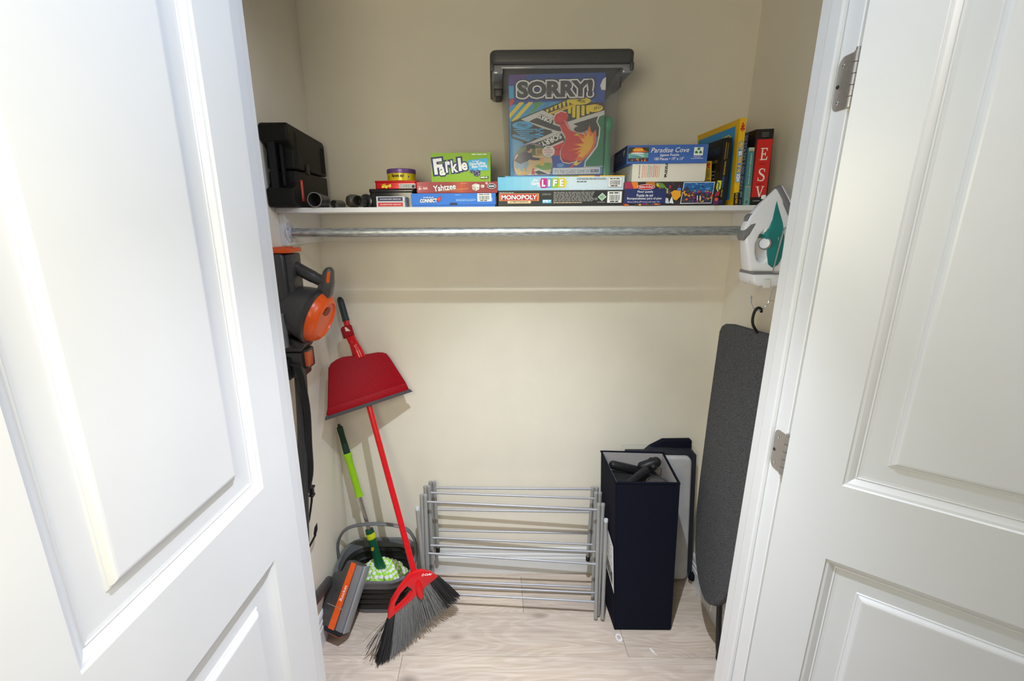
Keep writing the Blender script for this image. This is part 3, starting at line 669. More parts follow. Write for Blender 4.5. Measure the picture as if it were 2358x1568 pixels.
# vacuum nozzles lying on the shelf
G = 'vacuum nozzles on the shelf'
y0 = -0.352
def nozzle(label, parts, m=M_char2):
    t = None
    for nm, bm, mm in parts:
        if t is None:
            vs = [v.co for v in bm.verts]; ctr = sum(vs, Vector())/len(vs); zmin = min(v.z for v in vs)
            t = thing('vacuum_nozzle', label, 'nozzle', (ctr.x, ctr.y, zmin), G)
        obj(nm, bm, mm, t, True)
    return t
def pipe(o, ax, prof, thick=0.002, seg=28, sx=1.0):
    a = prof + [(prof[-1][0]-thick, prof[-1][1])] + [(max(0.001, r-thick), d) for r, d in reversed(prof)]
    return lathe(a, o, ax, seg, cap0=False, cap1=True, sx=sx)
nozzle('round black nozzle with its open end facing forward beside the tool case', [('tube', pipe((-0.558,-0.27,SZ+0.0235), (-0.02,-1,0), [(0.017,0),(0.017,0.03),(0.019,0.05),(0.0215,0.055),(0.0222,0.088)]), M_char2),
        ('rim', lathe([(0.0226,0.0),(0.0232,0.001),(0.0232,0.003),(0.0205,0.003),(0.0205,0.0)], (-0.55975,-0.3565,SZ+0.0235), (-0.02,-1,0), 28, cap0=False, cap1=False), M_gry)])
nozzle('flat black crevice nozzle lying between the two round nozzles', [('tube', lathe([(0.0145,0),(0.0145,0.04),(0.0125,0.09),(0.012,0.11),(0.0105,0.11),(0.010,0.05)], (-0.512,-0.245,SZ+0.011), (0.10,-1,0), 24, sx=1.0, up=(1,0,0)), M_char2)])
bm = lathe([(0.004,0),(0.016,0.002),(0.021,0.012),(0.021,0.03),(0.016,0.044),(0.011,0.055),(0.0105,0.085)], (-0.470,-0.315,SZ+0.021), (0.75,0.66,-0.0), 24)
nozzle('brown grey dome brush nozzle lying on the shelf in the middle of the nozzles', [('head', bm, mat('brown_grey_plastic', (0.085,0.072,0.055), 0.4))])
nozzle('short black round nozzle next to the black tin', [('tube', pipe((-0.421,-0.30,SZ+0.0175), (-0.12,-1,0.05), [(0.0135,0),(0.0145,0.02),(0.0165,0.03),(0.0168,0.05)]), M_char2),
        ('collar', lathe([(0.021,0),(0.022,0.004),(0.022,0.014),(0.016,0.016)], (-0.417,-0.265,SZ+0.022), (-0.12,-1,0.0), 24), M_blackg)])

# ------------------------------------------------------------------ clear storage bin with contents
LZ = 1.784
t = thing('storage_bin', 'clear plastic storage bin with a dark grey lid standing on the light blue game box', 'bin', (0.21,-0.19,LZ))
def shell(x0, x1, y0, y1, z0, X0, X1, Y0, Y1, z1, r, th):
    b = bmesh.new(); rings = []
    for (a, bb, cc, dd, z) in ((x0,x1,y0,y1,z0),(X0,X1,Y0,Y1,z1),(X0+th,X1-th,Y0+th,Y1-th,z1),(x0+th,x1-th,y0+th,y1-th,z0+th)):
        rings.append([b.verts.new((p[0],p[1],z)) for p in rrect((a+bb)/2,(cc+dd)/2,bb-a,dd-cc,r,4)])
    for i in range(3):
        for k in range(len(rings[0])):
            b.faces.new((rings[i][k], rings[i][(k+1) % len(rings[0])], rings[i+1][(k+1) % len(rings[0])], rings[i+1][k]))
    b.faces.new(list(reversed(rings[0]))); b.faces.new(rings[3]); return b
obj('tub', shell(0.053,0.388,-0.322,-0.05,LZ, 0.030,0.388,-0.336,-0.03,2.092, 0.02, 0.002), M_clear, t, True)
rim = bmesh.new()
for (a, b_, c_, d_) in ((0.000,0.033,-0.345,-0.02),(0.385,0.414,-0.345,-0.02)): box(a, b_, c_, d_, 2.068, 2.093, 0.006, 2, bm=rim)
box(0.0, 0.414, -0.345, -0.334, 2.083, 2.093, 0.003, 2, bm=rim)
obj('rim', rim, M_rim, t, True)
lidb = prism(rrect(0.2055,-0.185,0.424,0.338,0.022), 2.093, 2.132, Matrix.Identity(4), 0.010, 3)
box(-0.006, 0.006, -0.35, -0.02, 2.075, 2.098, 0.004, 2, bm=lidb); box(0.405, 0.417, -0.35, -0.02, 2.075, 2.098, 0.004, 2, bm=lidb)
obj('lid', lidb, M_lid, t, True)
for x0_, x1_, z0_ in ((0.004,0.034,2.030), (0.384,0.408,2.052)):
    cb = box(x0_, x1_, -0.27, -0.17, z0_+0.018, 2.078, 0.004, 2); box(x0_+0.006, x1_-0.002, -0.26, -0.18, z0_, z0_+0.03, 0.004, 2, bm=cb)
    obj('latch', cb, M_lid, t, True)
# SORRY! box inside the bin
t = thing('game_box', 'tall colourful game box lettered SORRY!, inside the clear storage bin', 'game box', (0.20,-0.28,LZ+0.003), GR)
tl = Vector((0.050,-0.318,2.074)); tr = Vector((0.341,-0.318,2.078)); bl = Vector((0.0585,-0.309,LZ+0.004)); br = Vector((0.348,-0.309,LZ+0.004))
# the cover is 285..1345 x 240..1490 in layout units
b = bmesh.new(); back = Vector((0,0.07,0))
V = [b.verts.new(p) for p in (tl, tr, br, bl)] + [b.verts.new(p+back) for p in (tl, tr, br, bl)]
for f in ((3,2,1,0),(4,5,6,7),(0,1,5,4),(1,2,6,5),(2,3,7,6),(3,0,4,7)): b.faces.new([V[i] for i in f])
bmesh.ops.recalc_face_normals(b, faces=b.faces)
obj('box', b, ink(70,90,160), t)
P = Print(tl, tr, bl, (285,240,1345,1490), 0.0006)
BLU = (44,76,160); 
P.rect(285,240,1345,1490,(66,156,212)); P.poly([(285,240),(1345,240),(1345,620),(1180,560),(700,575),(285,600)], BLU); P.poly([(285,240),(520,240),(430,320),(285,372)], (86,58,140)); P.rect(285,372,340,520,(64,166,216))
# stripes on the left
for k, (x, col) in enumerate(((300,(206,60,58)),(420,(228,206,60)),(520,(228,206,60)),(640,(96,160,84)),(735,(60,140,200)))):
    P.poly([(x-20,570),(x+35,570),(x-165 if x > 480 else 288,(570+(x+35-285)*1.15) if x+35-285 < 190 else 800),(285 if x < 480 else x-215,(570+(x-20-285)*1.2) if x < 480 else 795)], col) if x < 600 else P.poly([(x-28,570),(x+28,570),(x-90,700),(x-150,720)], col)
P.ell(318,548,24,26,(206,60,58)); P.ell(578,598,22,24,(96,160,84))
# board of the game, a tilted diamond
P.poly([(300,808),(930,548),(1345,600),(1345,980),(870,1200),(620,1110),(430,1090),(300,1000)], (58,56,58))
P.poly([(412,778),(655,672),(1262,985),(1010,1130),(880,1000)], (206,206,204)); P.poly([(505,808),(570,770),(900,900),(850,945)], (58,56,58)); P.poly([(570,775),(650,728),(780,800),(770,850),(700,850)], (44,42,44))
P.poly([(820,930),(400,1115),(520,1095),(900,950)], (206,206,204)); P.poly([(910,830),(1345,690),(1345,740),(1000,850)], (206,206,204)); P.poly([(610,1092),(870,962),(900,1010),(650,1120)], (44,42,44))
P.outlined('SORRY!', 596, 748, 770, 806, W, (30,30,32), 0.04, 0.05, rot=205); P.outlined('SORRY!', 612, 1012, 880, 1086, W, (30,30,32), 0.04, 0.05, rot=153)
# yellow corner
for k in range(6): P.poly([(690+k*46,672-k*22),(726+k*46,655-k*22),(722+k*46,690-k*14),(706+k*46,700-k*14)], (226,204,52))
P.poly([(700,720),(1040,585),(1050,612),(800,720)], (226,186,60)); P.text('SAFETY ZONE', 830, 628, 1010, 652, (150,90,40), 0.01, rot=158)
P.ell(1070,572,120,48,(226,204,52)); P.ell(1232,664,98,48,(206,120,50)); P.ell(1232,664,94,44,(232,210,56)); P.text('HOME', 1040, 552, 1126, 592, (70,70,30), 0.02, rot=200); P.text('START', 1186, 640, 1306, 684, (90,80,30), 0.02, rot=158)
for k, (x, h) in enumerate(((955,80),(1004,130),(1052,150),(1106,110),(1160,90),(1210,70))): P.rect(x-18,628,x+18,628+h,(226,204,52)); P.ell(x,630+h,18,14,(226,204,52))
# blue start corner
P.poly([(300,800),(330,812),(770,930),(500,1060),(300,1000)], (58,58,62)); P.ell(430,852,116,48,(70,164,214)); P.text('START', 372, 834, 486, 876, (40,60,90), 0.02, rot=12)
for k in range(6): P.rect(330+k*22,900+k*24,600-(k % 3)*60+k*14,914+k*24,(70,164,214)); P.ell(640-(k % 2)*40,906+k*20,30,9,(70,164,214))
P.poly([(300,985),(330,960),(520,1040),(500,1062)], (76,150,200)); P.poly([(300,1010),(420,1060),(470,1110),(300,1170)], (60,150,206))
# red corner + blue bottom
P.poly([(740,1135),(890,1060),(905,1240),(790,1260)], (206,44,40)); P.text('START', 800, 1150, 870, 1180, (120,20,20), 0.02, rot=-10); P.poly([(745,1120),(890,1052),(890,1075),(760,1135)], (226,210,206)); P.poly([(770,1250),(900,1230),(1130,1330),(1110,1410),(770,1410)], BLU); P.poly([(960,1400),(1010,1350),(1040,1360),(1000,1400)], (206,60,58)); P.ell(860,1370,40,26,(80,150,210))
# green side piece
P.poly([(1345,730),(1275,760),(1255,830),(1290,910),(1285,1000),(1265,1130),(1190,1240),(1140,1320),(1130,1400),(1345,1400)], (214,214,210)); P.poly([(1345,745),(1290,770),(1268,830),(1304,910),(1300,1010),(1278,1140),(1205,1255),(1150,1330),(1146,1392),(1345,1392)], (30,120,84))
# red pawn with white outline
pawn = [(780,790),(800,730),(860,698),(920,715),(942,770),(925,830),(965,930),(1030,960),(1120,990),(1160,1050),(1150,1160),(1110,1250),(1040,1320),(960,1345),(890,1330),(860,1270),(858,1180),(900,1090),(915,1010),(870,930),(845,860),(800,845)]
cxp, cyp = 960, 1030
P.poly([(cxp+(x-cxp)*1.07, cyp+(y-cyp)*1.04) for x, y in pawn], (30,26,28)); P.poly([(cxp+(x-cxp)*1.05, cyp+(y-cyp)*1.03) for x, y in pawn], W); P.poly(pawn, (204,50,50))
P.poly([(780,790),(800,845),(845,860),(925,830),(942,770),(880,830),(820,830)], (168,32,36)); P.poly([(895,810),(905,805),(960,915),(950,922)], (236,150,150)); P.poly([(860,1270),(890,1330),(960,1345),(1040,1320),(980,1320),(900,1290)], (150,26,32))
burst = [(1020,1300),(1080,1230),(1010,1230),(1090,1180),(930,1180),(1100,1150),(1000,1100),(1120,1090),(1050,1000),(1130,1010),(1110,920),(1150,980),(1180,870),(1210,980),(1255,930),(1262,1080),(1230,1180),(1150,1280),(1100,1330)]
P.poly(burst, (226,110,40)); P.poly([(1140+(x-1140)*0.72, 1130+(y-1130)*0.74) for x, y in burst], (238,176,50))
P.poly([(1000,990),(1060,970),(1040,1000),(1090,1010)], (240,200,60)); P.poly([(1000,1360),(1060,1310),(1050,1340),(1110,1330),(1040,1380)], (240,200,60)); P.ell(1080,920,74,40,(66,64,66))
P.poly([(1345,300),(1310,330),(1285,400),(1300,450),(1345,455)], (226,226,226))
# photo disc
P.ell(545,1350,232,270,(86,66,150),30); P.poly([(x,y) for x, y in [(545+222*math.cos(a), min(1488, 1350+258*math.sin(a))) for a in [i*2*math.pi/30 for i in range(30)]] if True], (206,176,128))
P.poly([(345,1220),(400,1130),(545,1095),(690,1130),(740,1220),(600,1240)], (84,104,62)); P.rect(575,1150,660,1230,(196,160,100)); P.rects([(590+12*k,1160,596+12*k,1220) for k in range(5)], (90,70,40))
P.poly([(560,1370),(700,1330),(760,1340),(760,1420),(640,1430)], (110,150,70)); P.poly([(480,1490),(600,1400),(760,1480)], (214,214,206)); P.poly([(560,1450),(610,1430),(720,1480),(600,1484)], (50,60,50))
# kneeling child in dark top and jeans
P.poly([(330,1300),(390,1210),(470,1170),(520,1200),(545,1260),(600,1270),(650,1275),(650,1300),(560,1300),(500,1290),(460,1340),(400,1350)], (52,46,72)); P.poly([(330,1310),(400,1345),(470,1310),(500,1330),(465,1420),(480,1440),(410,1440),(340,1390)], (130,156,176)); P.ell(505,1165,30,40,(196,140,110)); P.poly([(470,1170),(470,1110),(520,1095),(565,1110),(570,1150),(520,1150),(490,1185)], (30,24,26)); P.ell(640,1285,22,14,(206,150,120))
for x, col in ((385,(214,170,50)),(440,(214,170,50)),(650,(222,170,40)),(545,(206,70,60))):
    yb = 1480 if x != 650 else 1370; P.poly([(x-24,yb),(x-8,yb-60),(x+8,yb-60),(x+24,yb)], col); P.ell(x,yb-68,12,13,col,12)
P.rect(770,1405,1312,1490,(206,208,214)); P.text("IT'S THE CLASSIC GAME OF", 792, 1432, 1190, 1478, (70,76,110), -0.005, shear=0.12); P.text('SORR', 1202, 1430, 1305, 1476, (60,60,110), 0.04, shear=0.12)
P.ell(722,1192,72,74,(150,150,150)); P.ell(722,1190,68,70,(226,224,220)); P.text('FUN', 700, 1134, 742, 1158, (60,60,60), 0.02); P.text('INDOOR &', 672, 1164, 768, 1186, (206,50,50), 0.02); P.text('OUTDOOR', 672, 1194, 770, 1216, (206,50,50), 0.02); P.text('PLAY!', 694, 1224, 746, 1246, (60,60,60), 0.02)
# title
ttl = (372,330,1205,530)
P.text('SORRY!', *ttl, (20,20,24), 0.16, ref=0.055); P.text('SORRY!', *ttl, (226,226,228), 0.12, ref=0.055); P.text('SORRY!', *ttl, (56,56,64), 0.055, ref=0.055)
P.done(t)
# other contents of the bin
bm = lathe([(0.0,0.0),(0.0165,0.0),(0.0175,0.012),(0.0145,0.06),(0.009,0.115),(0.0095,0.132),(0.0155,0.142),(0.0180,0.156),(0.0155,0.170),(0.008,0.179),(0.0,0.181)], (0.3675,-0.268,LZ+0.004), (0,0,1), 24, cap0=False, cap1=False)
obj('game_pawn', bm, mat('green_vinyl', c(40,165,112), 0.35), None, True, label='green vinyl game pawn standing right of the tall game box inside the clear bin', cat='game piece')
bm = box(0.09, 0.366, -0.150, -0.10, LZ+0.006, 2.05, 0.015, 3, M=Matrix.Identity(4))
obj('fabric_pouch', bm, mat('black_pouch', (0.03,0.03,0.032), 0.8, 0, 30, 0.3, 0.4), None, True, label='black fabric pouch behind the game box inside the clear bin', cat='pouch')

# ------------------------------------------------------------------ books
def book(label, tlf, trf, blf, brf, depth, sp_col, cov_col, cover=(0,0.0), lean=0.0, hard=0.002):
    """tlf.. corners (x,z) of the spine facing the room, at y = cover[1]; body runs back by depth, drifting by lean"""
    y = cover[1]; dx = lean
    t = thing('book', label, 'book', ((tlf[0]+brf[0])/2, y+depth/2, blf[1]), 'books at the right end of the shelf')
    def quad(a, b2, c2, d2, y0_, y1_, sh0, sh1):
        bm = bmesh.new(); f = [bm.verts.new((p[0]+sh0, y0_, p[1])) for p in (a, b2, c2, d2)]; g = [bm.verts.new((p[0]+sh1, y1_, p[1])) for p in (a, b2, c2, d2)]
        bm.faces.new(f); bm.faces.new(list(reversed(g)))
        for i in range(4): bm.faces.new((f[i], g[i], g[(i+1) % 4], f[(i+1) % 4]))
        bmesh.ops.recalc_face_normals(bm, faces=bm.faces); return bm
    h = hard
    obj('spine', quad(tlf, trf, brf, blf, y, y+h, 0, dx*h/depth), sp_col, t)
    l2 = ((tlf[0]+h, tlf[1]), (blf[0]+h, blf[1])); r2 = ((trf[0]-h, trf[1]), (brf[0]-h, brf[1]))
    a, b2 = dx*h/depth, dx
    obj('cover', quad(tlf, l2[0], l2[1], blf, y+h, y+depth, a, b2), cov_col, t)
    obj('cover', quad(r2[0], trf, brf, r2[1], y+h, y+depth, a, b2), cov_col, t)
    obj('pages', quad((l2[0][0],tlf[1]-0.003), (r2[0][0],trf[1]-0.003), (r2[1][0],brf[1]+0.002), (l2[1][0],blf[1]+0.002), y+h, y+depth-0.004, a, b2), M_pages, t)
    return t
KB = mat('black_book_cover', (0.010,0.010,0.010), 0.35, 0, 80, 0.2)
def vtext(P, s, x, y0, y1, w, col, bold=0.01, ang=90, **k):
    cy = (y0+y1)/2; L = (y1-y0); P.text(s, x-L/2, cy-w/2, x+L/2, cy+w/2, col, bold, rot=ang, **k)
B = SZ
# yellow little ocean book
YK = ink(226,178,20)
t = book('short yellow paperback lettered OCEAN, leftmost of the books', (0.676,1.829), (0.697,1.829), (0.684,1.764), (0.703,1.764), 0.10, YK, KB, (0,-0.30), 0.0)
P = Print((0.676,-0.30,1.829),(0.697,-0.30,1.829),(0.684,-0.30,1.764),(0,0,20,72), 0.0004)
P.poly([(4,10),(14,6),(16,14),(6,18)], (206,70,30)); P.poly([(6,22),(12,16),(14,24)], (206,40,30)); vtext(P, 'OCEAN', 10, 27, 56, 10, (40,120,110), 0.03); vtext(P, 'A', 10, 60, 67, 10, (30,60,140), 0.03); P.done(t, 'printed_spine')
# black fascinating ocean book
t = book('black book lettered THE FASCINATING OCEAN BOOK FOR KIDS, next to the short yellow paperback', (0.706,1.889), (0.730,1.890), (0.705,B), (0.733,B), 0.19, KB, KB, (0,-0.347), 0.0)
P = Print((0.706,-0.347,1.889),(0.730,-0.347,1.890),(0.705,-0.347,B),(0,0,20,190), 0.0004)
P.rect(6,12,8,60,(150,120,30)); P.rect(11,14,13,58,(120,96,30)); vtext(P, 'THE FASCINATING', 10, 64, 104, 4, (200,170,40), 0.02); vtext(P, 'OCEAN BOOK', 10, 107, 142, 5, (70,110,190), 0.02); vtext(P, 'FOR KIDS', 10, 145, 166, 4, (200,170,40), 0.02); P.ell(10,180,4,5,(50,80,150)); P.ell(10,180,2,3,(10,10,14)); P.done(t, 'printed_spine')
P = Print((0.706,-0.158,1.889),(0.706,-0.343,1.889),(0.706,-0.158,B),(0,0,100,100), 0.0004)
P.rect(0,0,100,100,(18,18,18)); P.text('FASCINATING', 20, 12, 92, 22, (40,70,110), 0.01); P.lines(10,30,90,36,1,(120,100,40),0.7,4); P.lines(20,46,92,80,6,(150,150,150),0.3,5); P.done(t, 'printed_cover')
# big yellow ocean book
t = book('tall yellow book lettered FIRST BIG BOOK OF THE OCEAN, tallest of the books', (0.748,1.944), (0.767,1.946), (0.759,B), (0.774,B), 0.29, YK, YK, (0,-0.343), 0.0, 0.0025)
P = Print((0.748,-0.343,1.944),(0.767,-0.343,1.946),(0.759,-0.343,B),(0,0,20,253), 0.0004)
for k, (x, y, r) in enumerate(((10,16,2.6),(8,23,3),(13,22,3),(10,28,3),(6,31,3),(14,31,3),(10,36,2))): P.ell(x, y, r, r*1.2, (186,40,34), 9)
P.rect(2,66,16,185,(60,130,190)); vtext(P, 'FIRST', 9, 68, 91, 11, (240,190,30), 0.05); vtext(P, 'BIG', 9, 94, 107, 11, (236,236,236), 0.05); vtext(P, 'BOOK', 9, 110, 130, 11, (240,190,30), 0.05); vtext(P, 'OF THE', 9, 133, 156, 10, (240,190,30), 0.05); vtext(P, 'OCEAN', 9, 159, 183, 12, (236,236,236), 0.06)
P.rect(0,216,20,253,(24,22,20)); P.rect(6,218,12,232,(230,180,30)); P.rect(7.5,220,10.5,230,(24,22,20)); vtext(P, 'KiDS', 10, 235, 249, 7, (230,180,30), 0.02); P.done(t, 'printed_spine')
P = Print((0.748,-0.056,1.944),(0.748,-0.341,1.944),(0.759,-0.056,B),(0,0,100,100), 0.0006)
P.rect(3,7,93,93,(46,142,206)); P.poly([(34,28),(60,16),(80,14),(88,20),(86,60),(60,62),(40,58)], (190,190,60)); P.poly([(36,29),(60,18),(80,16),(86,21),(84,58),(60,60),(42,56)], (36,80,130))
Rn = random.Random(3)
for k in range(40): P.ell(70+Rn.random()*14, 24+Rn.random()*32, 1.5, 2.2, Rn.choice([(176,70,40),(140,50,34),(200,110,70)]), 7)
for k in range(12): P.ell(46+Rn.random()*24, 26+Rn.random()*12, 2.4, 1.4, Rn.choice([(60,70,50),(90,110,60),(40,40,36)]), 7)
P.lines(14,66,40,74,2,(180,215,235),0.5,3); P.lines(58,64,78,76,4,(170,210,235),0.4,8); P.barcode(62,80,88,97,4); P.ell(30,34,22,3,(90,176,224),16,-0.35); P.ell(30,80,30,4,(110,190,230),16,-0.3); P.done(t, 'printed_cover')
# navy 5,000 ideas
NB = ink(40,48,78)
t = book('slim navy book lettered 50 STATES 5,000 IDEAS, behind the tall yellow book', (0.768,1.905), (0.783,1.905), (0.7755,B), (0.790,B), 0.23, NB, NB, (0,-0.336), 0.0)
P = Print((0.768,-0.336,1.905),(0.783,-0.336,1.905),(0.7755,-0.336,B),(0,0,20,212), 0.0004)
vtext(P, '50 STATES 5,000 IDEAS', 9, 8, 165, 13, (150,160,176), -0.01); P.rect(3,170,17,188,(90,130,120)); P.rect(6,195,13,208,(200,160,50)); P.rect(7.2,197,11.8,206,(40,48,78)); P.done(t, 'printed_spine')
# teal
TB = ink(70,128,128)
t = book('teal paperback lettered HAPPINESS COMES IN WAVES, beside the thick red and black book', (0.7865,1.862), (0.8035,1.862), (0.7925,B), (0.8125,B), 0.16, TB, TB, (0,-0.342), 0.0)
P = Print((0.7865,-0.342,1.862),(0.8035,-0.342,1.862),(0.7925,-0.342,B),(0,0,20,170), 0.0004)
P.rect(0,0,20,10,(170,186,170)); P.rect(4,6,16,10,(190,150,90)); vtext(P, 'HAPPINESS COMES IN WAVES', 11, 18, 108, 5, (206,220,212), 0.0); P.rect(0,112,20,114,(190,160,80)); P.rect(0,114,20,170,(110,150,146)); P.lines(6,120,14,150,6,(80,120,116),0.4,3); P.ell(10,160,4,5,(60,100,100)); P.done(t, 'printed_spine')
# ESV
RB_ = ink(200,32,26)
t = book('thick red and black book lettered ESV, rightmost of the books', (0.808,1.915), (0.861,1.917), (0.813,B), (0.871,B), 0.15, KB, KB, (0,-0.331), -0.003)
P = Print((0.808,-0.331,1.915),(0.861,-0.331,1.917),(0.813,-0.331,B),(0,0,60,222), 0.0004)
P.rect(0,29,60,198,(204,34,26)); P.rect(0,0,6,222,(60,10,10)); P.rect(6,29,9,198,(160,22,20))
for y, s in ((9,'ENGLISH'),(14,'STANDARD'),(19,'VERSION')): P.text(s, 20, y, 44, y+3, (150,140,135), 0.0)
E_ = [(22,54),(46,54),(46,63),(44,63),(42,57),(31,57),(31,70),(38,70),(39,66),(41,66),(41,77),(39,77),(38,73),(31,73),(31,86),(43,86),(46,79),(48,79),(47,89),(22,89),(22,87),(26,87),(26,56),(22,56)]
P.poly(E_, (236,226,214))
def stroke(P, pts, ws, col):
    pts = [Vector((x, y)) for x, y in pts]; A, Bq = [], []
    for i, p in enumerate(pts):
        d = (pts[min(i+1, len(pts)-1)]-pts[max(i-1, 0)]).normalized(); n2 = Vector((-d.y, d.x)); A.append(p+n2*ws[i]); Bq.append(p-n2*ws[i])
    for i in range(len(pts)-1): P.poly([A[i], A[i+1], Bq[i+1], Bq[i]], col, i == 0)
S_ = smooth_path([(44,120,0),(40,115.5,0),(33,114.5,0),(27,118,0),(27,125,0),(33,130,0),(40,134,0),(44.5,140,0),(42,147.5,0),(34,149.5,0),(27,147.5,0),(23.5,142,0)], 4)
ws = [0.8+2.0*math.sin(math.pi*i/(len(S_)-1))**1.5 for i in range(len(S_))]
stroke(P, [(p.x, p.y) for p in S_], ws, (236,226,214)); P.poly([(43,114),(45,114),(45.5,124),(43.5,124)], (236,226,214)); P.poly([(22.5,139),(24.5,139),(25.5,150),(23,150)], (236,226,214))
P.poly([(19,166),(31,166),(31,168),(28.5,168),(36,191),(43,168),(40.5,168),(40.5,166),(49,166),(49,168),(46,168),(36.5,199),(34,199),(23,168),(19,168)], (236,226,214))
P.text('STUDY', 22, 98, 44, 102, (110,16,14), 0.0); P.text('BIBLE', 22, 157, 44, 161, (110,16,14), 0.0); P.text('CROSSWAY', 14, 208, 40, 211, (190,186,180), 0.02); P.done(t, 'printed_spine')

# ------------------------------------------------------------------ iron on its wall holder
MY = frame((0,-0.45,0), (1,0,0), (0,0,1))         # u=x, v=z, w=-y
t = thing('steam_iron', 'white and teal steam iron resting upright in the chrome wall holder', 'iron', (0.83,-0.45,1.455))
tipz = 1.744
def iw(u, v): return max(0.10, min(1.0, (tipz+0.006-v)/0.20))**0.75
sole_out = [(0.835,1.744),(0.858,1.705),(0.878,1.660),(0.893,1.600),(0.902,1.540),(0.905,1.500)]
obj('soleplate', prism([(x-0.003,z) for x, z in sole_out]+[(x+0.004,z-0.001) for x, z in reversed(sole_out)], -0.052, 0.052, MY, 0.001, 1, taper=iw), M_chrome, t, True)
obj('sole_skirt', prism([(x-0.016,z-0.007) for x, z in sole_out]+[(x-0.003,z) for x, z in reversed(sole_out)], -0.052, 0.052, MY, 0.002, 2, taper=iw), M_gry, t, True)
body = [(0.835,1.744),(0.822,1.737),(0.800,1.713),(0.776,1.688),(0.752,1.656),(0.742,1.628),(0.742,1.606),(0.750,1.575),(0.757,1.545),(0.764,1.515),(0.770,1.498),(0.892,1.498),(0.888,1.540),(0.879,1.595),(0.864,1.650),(0.845,1.692)]
hole = [(0.795,1.617),(0.784,1.605),(0.776,1.580),(0.777,1.552),(0.784,1.532),(0.795,1.524),(0.806,1.532),(0.806,1.552),(0.801,1.575),(0.800,1.600)]
def hw(u, v):
    f = (u-0.745)/0.13; return iw(u, v)*max(0.42, min(1.0, 0.42+0.58*f))
obj('housing', prism(body, -0.048, 0.048, MY, 0.010, 3, taper=hw, holes=[hole]), M_iron, t, True)
tank = [(0.823,1.704),(0.832,1.672),(0.842,1.640),(0.848,1.600),(0.846,1.545),(0.838,1.520),(0.826,1.511),(0.813,1.521),(0.808,1.545),(0.804,1.575),(0.797,1.612),(0.806,1.626),(0.815,1.650)]
obj('water_tank', prism(tank, -0.0500, 0.0500, MY, 0.0015, 1, taper=lambda u, v: hw(u, v)*1.04), M_teal, t, True)
obj('thumb_rest', prism([(0.774,1.641),(0.757,1.635),(0.741,1.617),(0.736,1.600),(0.742,1.587),(0.760,1.604)], -0.018, 0.018, MY, 0.004, 2), M_gry, t, True)
obj('steam_button', prism([(0.754,1.664),(0.764,1.667),(0.756,1.660),(0.751,1.650),(0.752,1.638),(0.747,1.644),(0.747,1.656)], -0.010, 0.010, MY, 0.003, 2), M_gry, t, True)
obj('spray_nozzle', box(0.786, 0.796, -0.456, -0.444, 1.706, 1.718, 0.003, 2), M_iron, t, True)
dl = obj('temperature_dial', lathe([(0.0178,0),(0.0188,0.003),(0.0178,0.007)], (0.806,-0.470,1.580), (-0.80,-0.62,0.12), 28), M_gry, t, True)
obj('dial_cap', lathe([(0.0145,0),(0.0145,0.009),(0.012,0.0105)], (0.806,-0.470,1.580), (-0.80,-0.62,0.12), 28), M_iron, dl, True)
hl = obj('heel_rest', prism([(0.769,1.492),(0.900,1.492),(0.902,1.456),(0.788,1.456),(0.776,1.466)], -0.044, 0.044, MY, 0.006, 3), M_iron, t, True)
obj('cord_seat', box(0.772, 0.905, -0.490, -0.410, 1.490, 1.500, 0.001, 1), M_gry, t)
obj('side_pad', lathe([(0.010,0),(0.009,0.002)], (0.779,-0.472,1.475), (-0.8,-0.6,0.0), 20, sx=0.6), M_gry, t, True)
obj('care_tag', box(0.800, 0.820, -0.5005, -0.4975, 1.452, 1.480, 0.003, 2), M_card, t)
t = thing('iron_holder', 'chrome wire iron holder fixed to the right wall with a hook below', 'holder', (0.90,-0.45,1.375))
yy = -0.503
w1 = [(0.928,-0.515,1.627),(0.90,yy,1.627),(0.842,yy,1.6265),(0.835,yy,1.624),(0.831,yy,1.612),(0.820,yy,1.51),(0.8215,yy,1.503),(0.828,yy,1.500),(0.90,yy,1.499),(0.928,-0.50,1.499)]
obj('cradle', tube(smooth_path(w1, 4), 0.0019, 8), M_chrome, t, True)
w2 = [(x, -0.397-(y-yy)*0.3, z) for x, y, z in w1]
obj('cradle', tube(smooth_path(w2, 4), 0.0019, 8), M_chrome, t, True)
w3 = [(0.915,-0.47,1.495),(0.870,-0.46,1.470),(0.857,-0.455,1.452),(0.855,-0.45,1.415),(0.851,-0.45,1.396),(0.839,-0.45,1.381),(0.825,-0.45,1.376),(0.812,-0.45,1.382),(0.800,-0.45,1.398),(0.7975,-0.45,1.419)]
hk = obj('hook', tube(smooth_path(w3, 5), 0.0023, 10), M_chrome, t, True)
obj('hook_tip', tube([(0.7980,-0.45,1.412),(0.7970,-0.45,1.422)], 0.0036, 10), M_chrome, hk, True)
obj('crossbar', tube([(0.856,-0.45,1.406),(0.930,-0.45,1.402)], 0.0019, 8), M_chrome, t, True)
obj('wall_plate', box(0.930, XR, -0.52, -0.38, 1.395, 1.66, 0.004, 2), M_iron, t)

# ------------------------------------------------------------------ ironing board
t = thing('ironing_board', 'folded ironing board with a grey heather cover hanging against the right wall', 'ironing board', (0.86,-0.42,0.0))
topc = Vector((0.862,-0.376,1.300)); botc = Vector((0.815,-0.452,0.275))
ax_ = (topc-botc).normalized(); Mb = frame(topc, Vector((0,-1,0))-ax_*Vector((0,-1,0)).dot(ax_), -ax_)
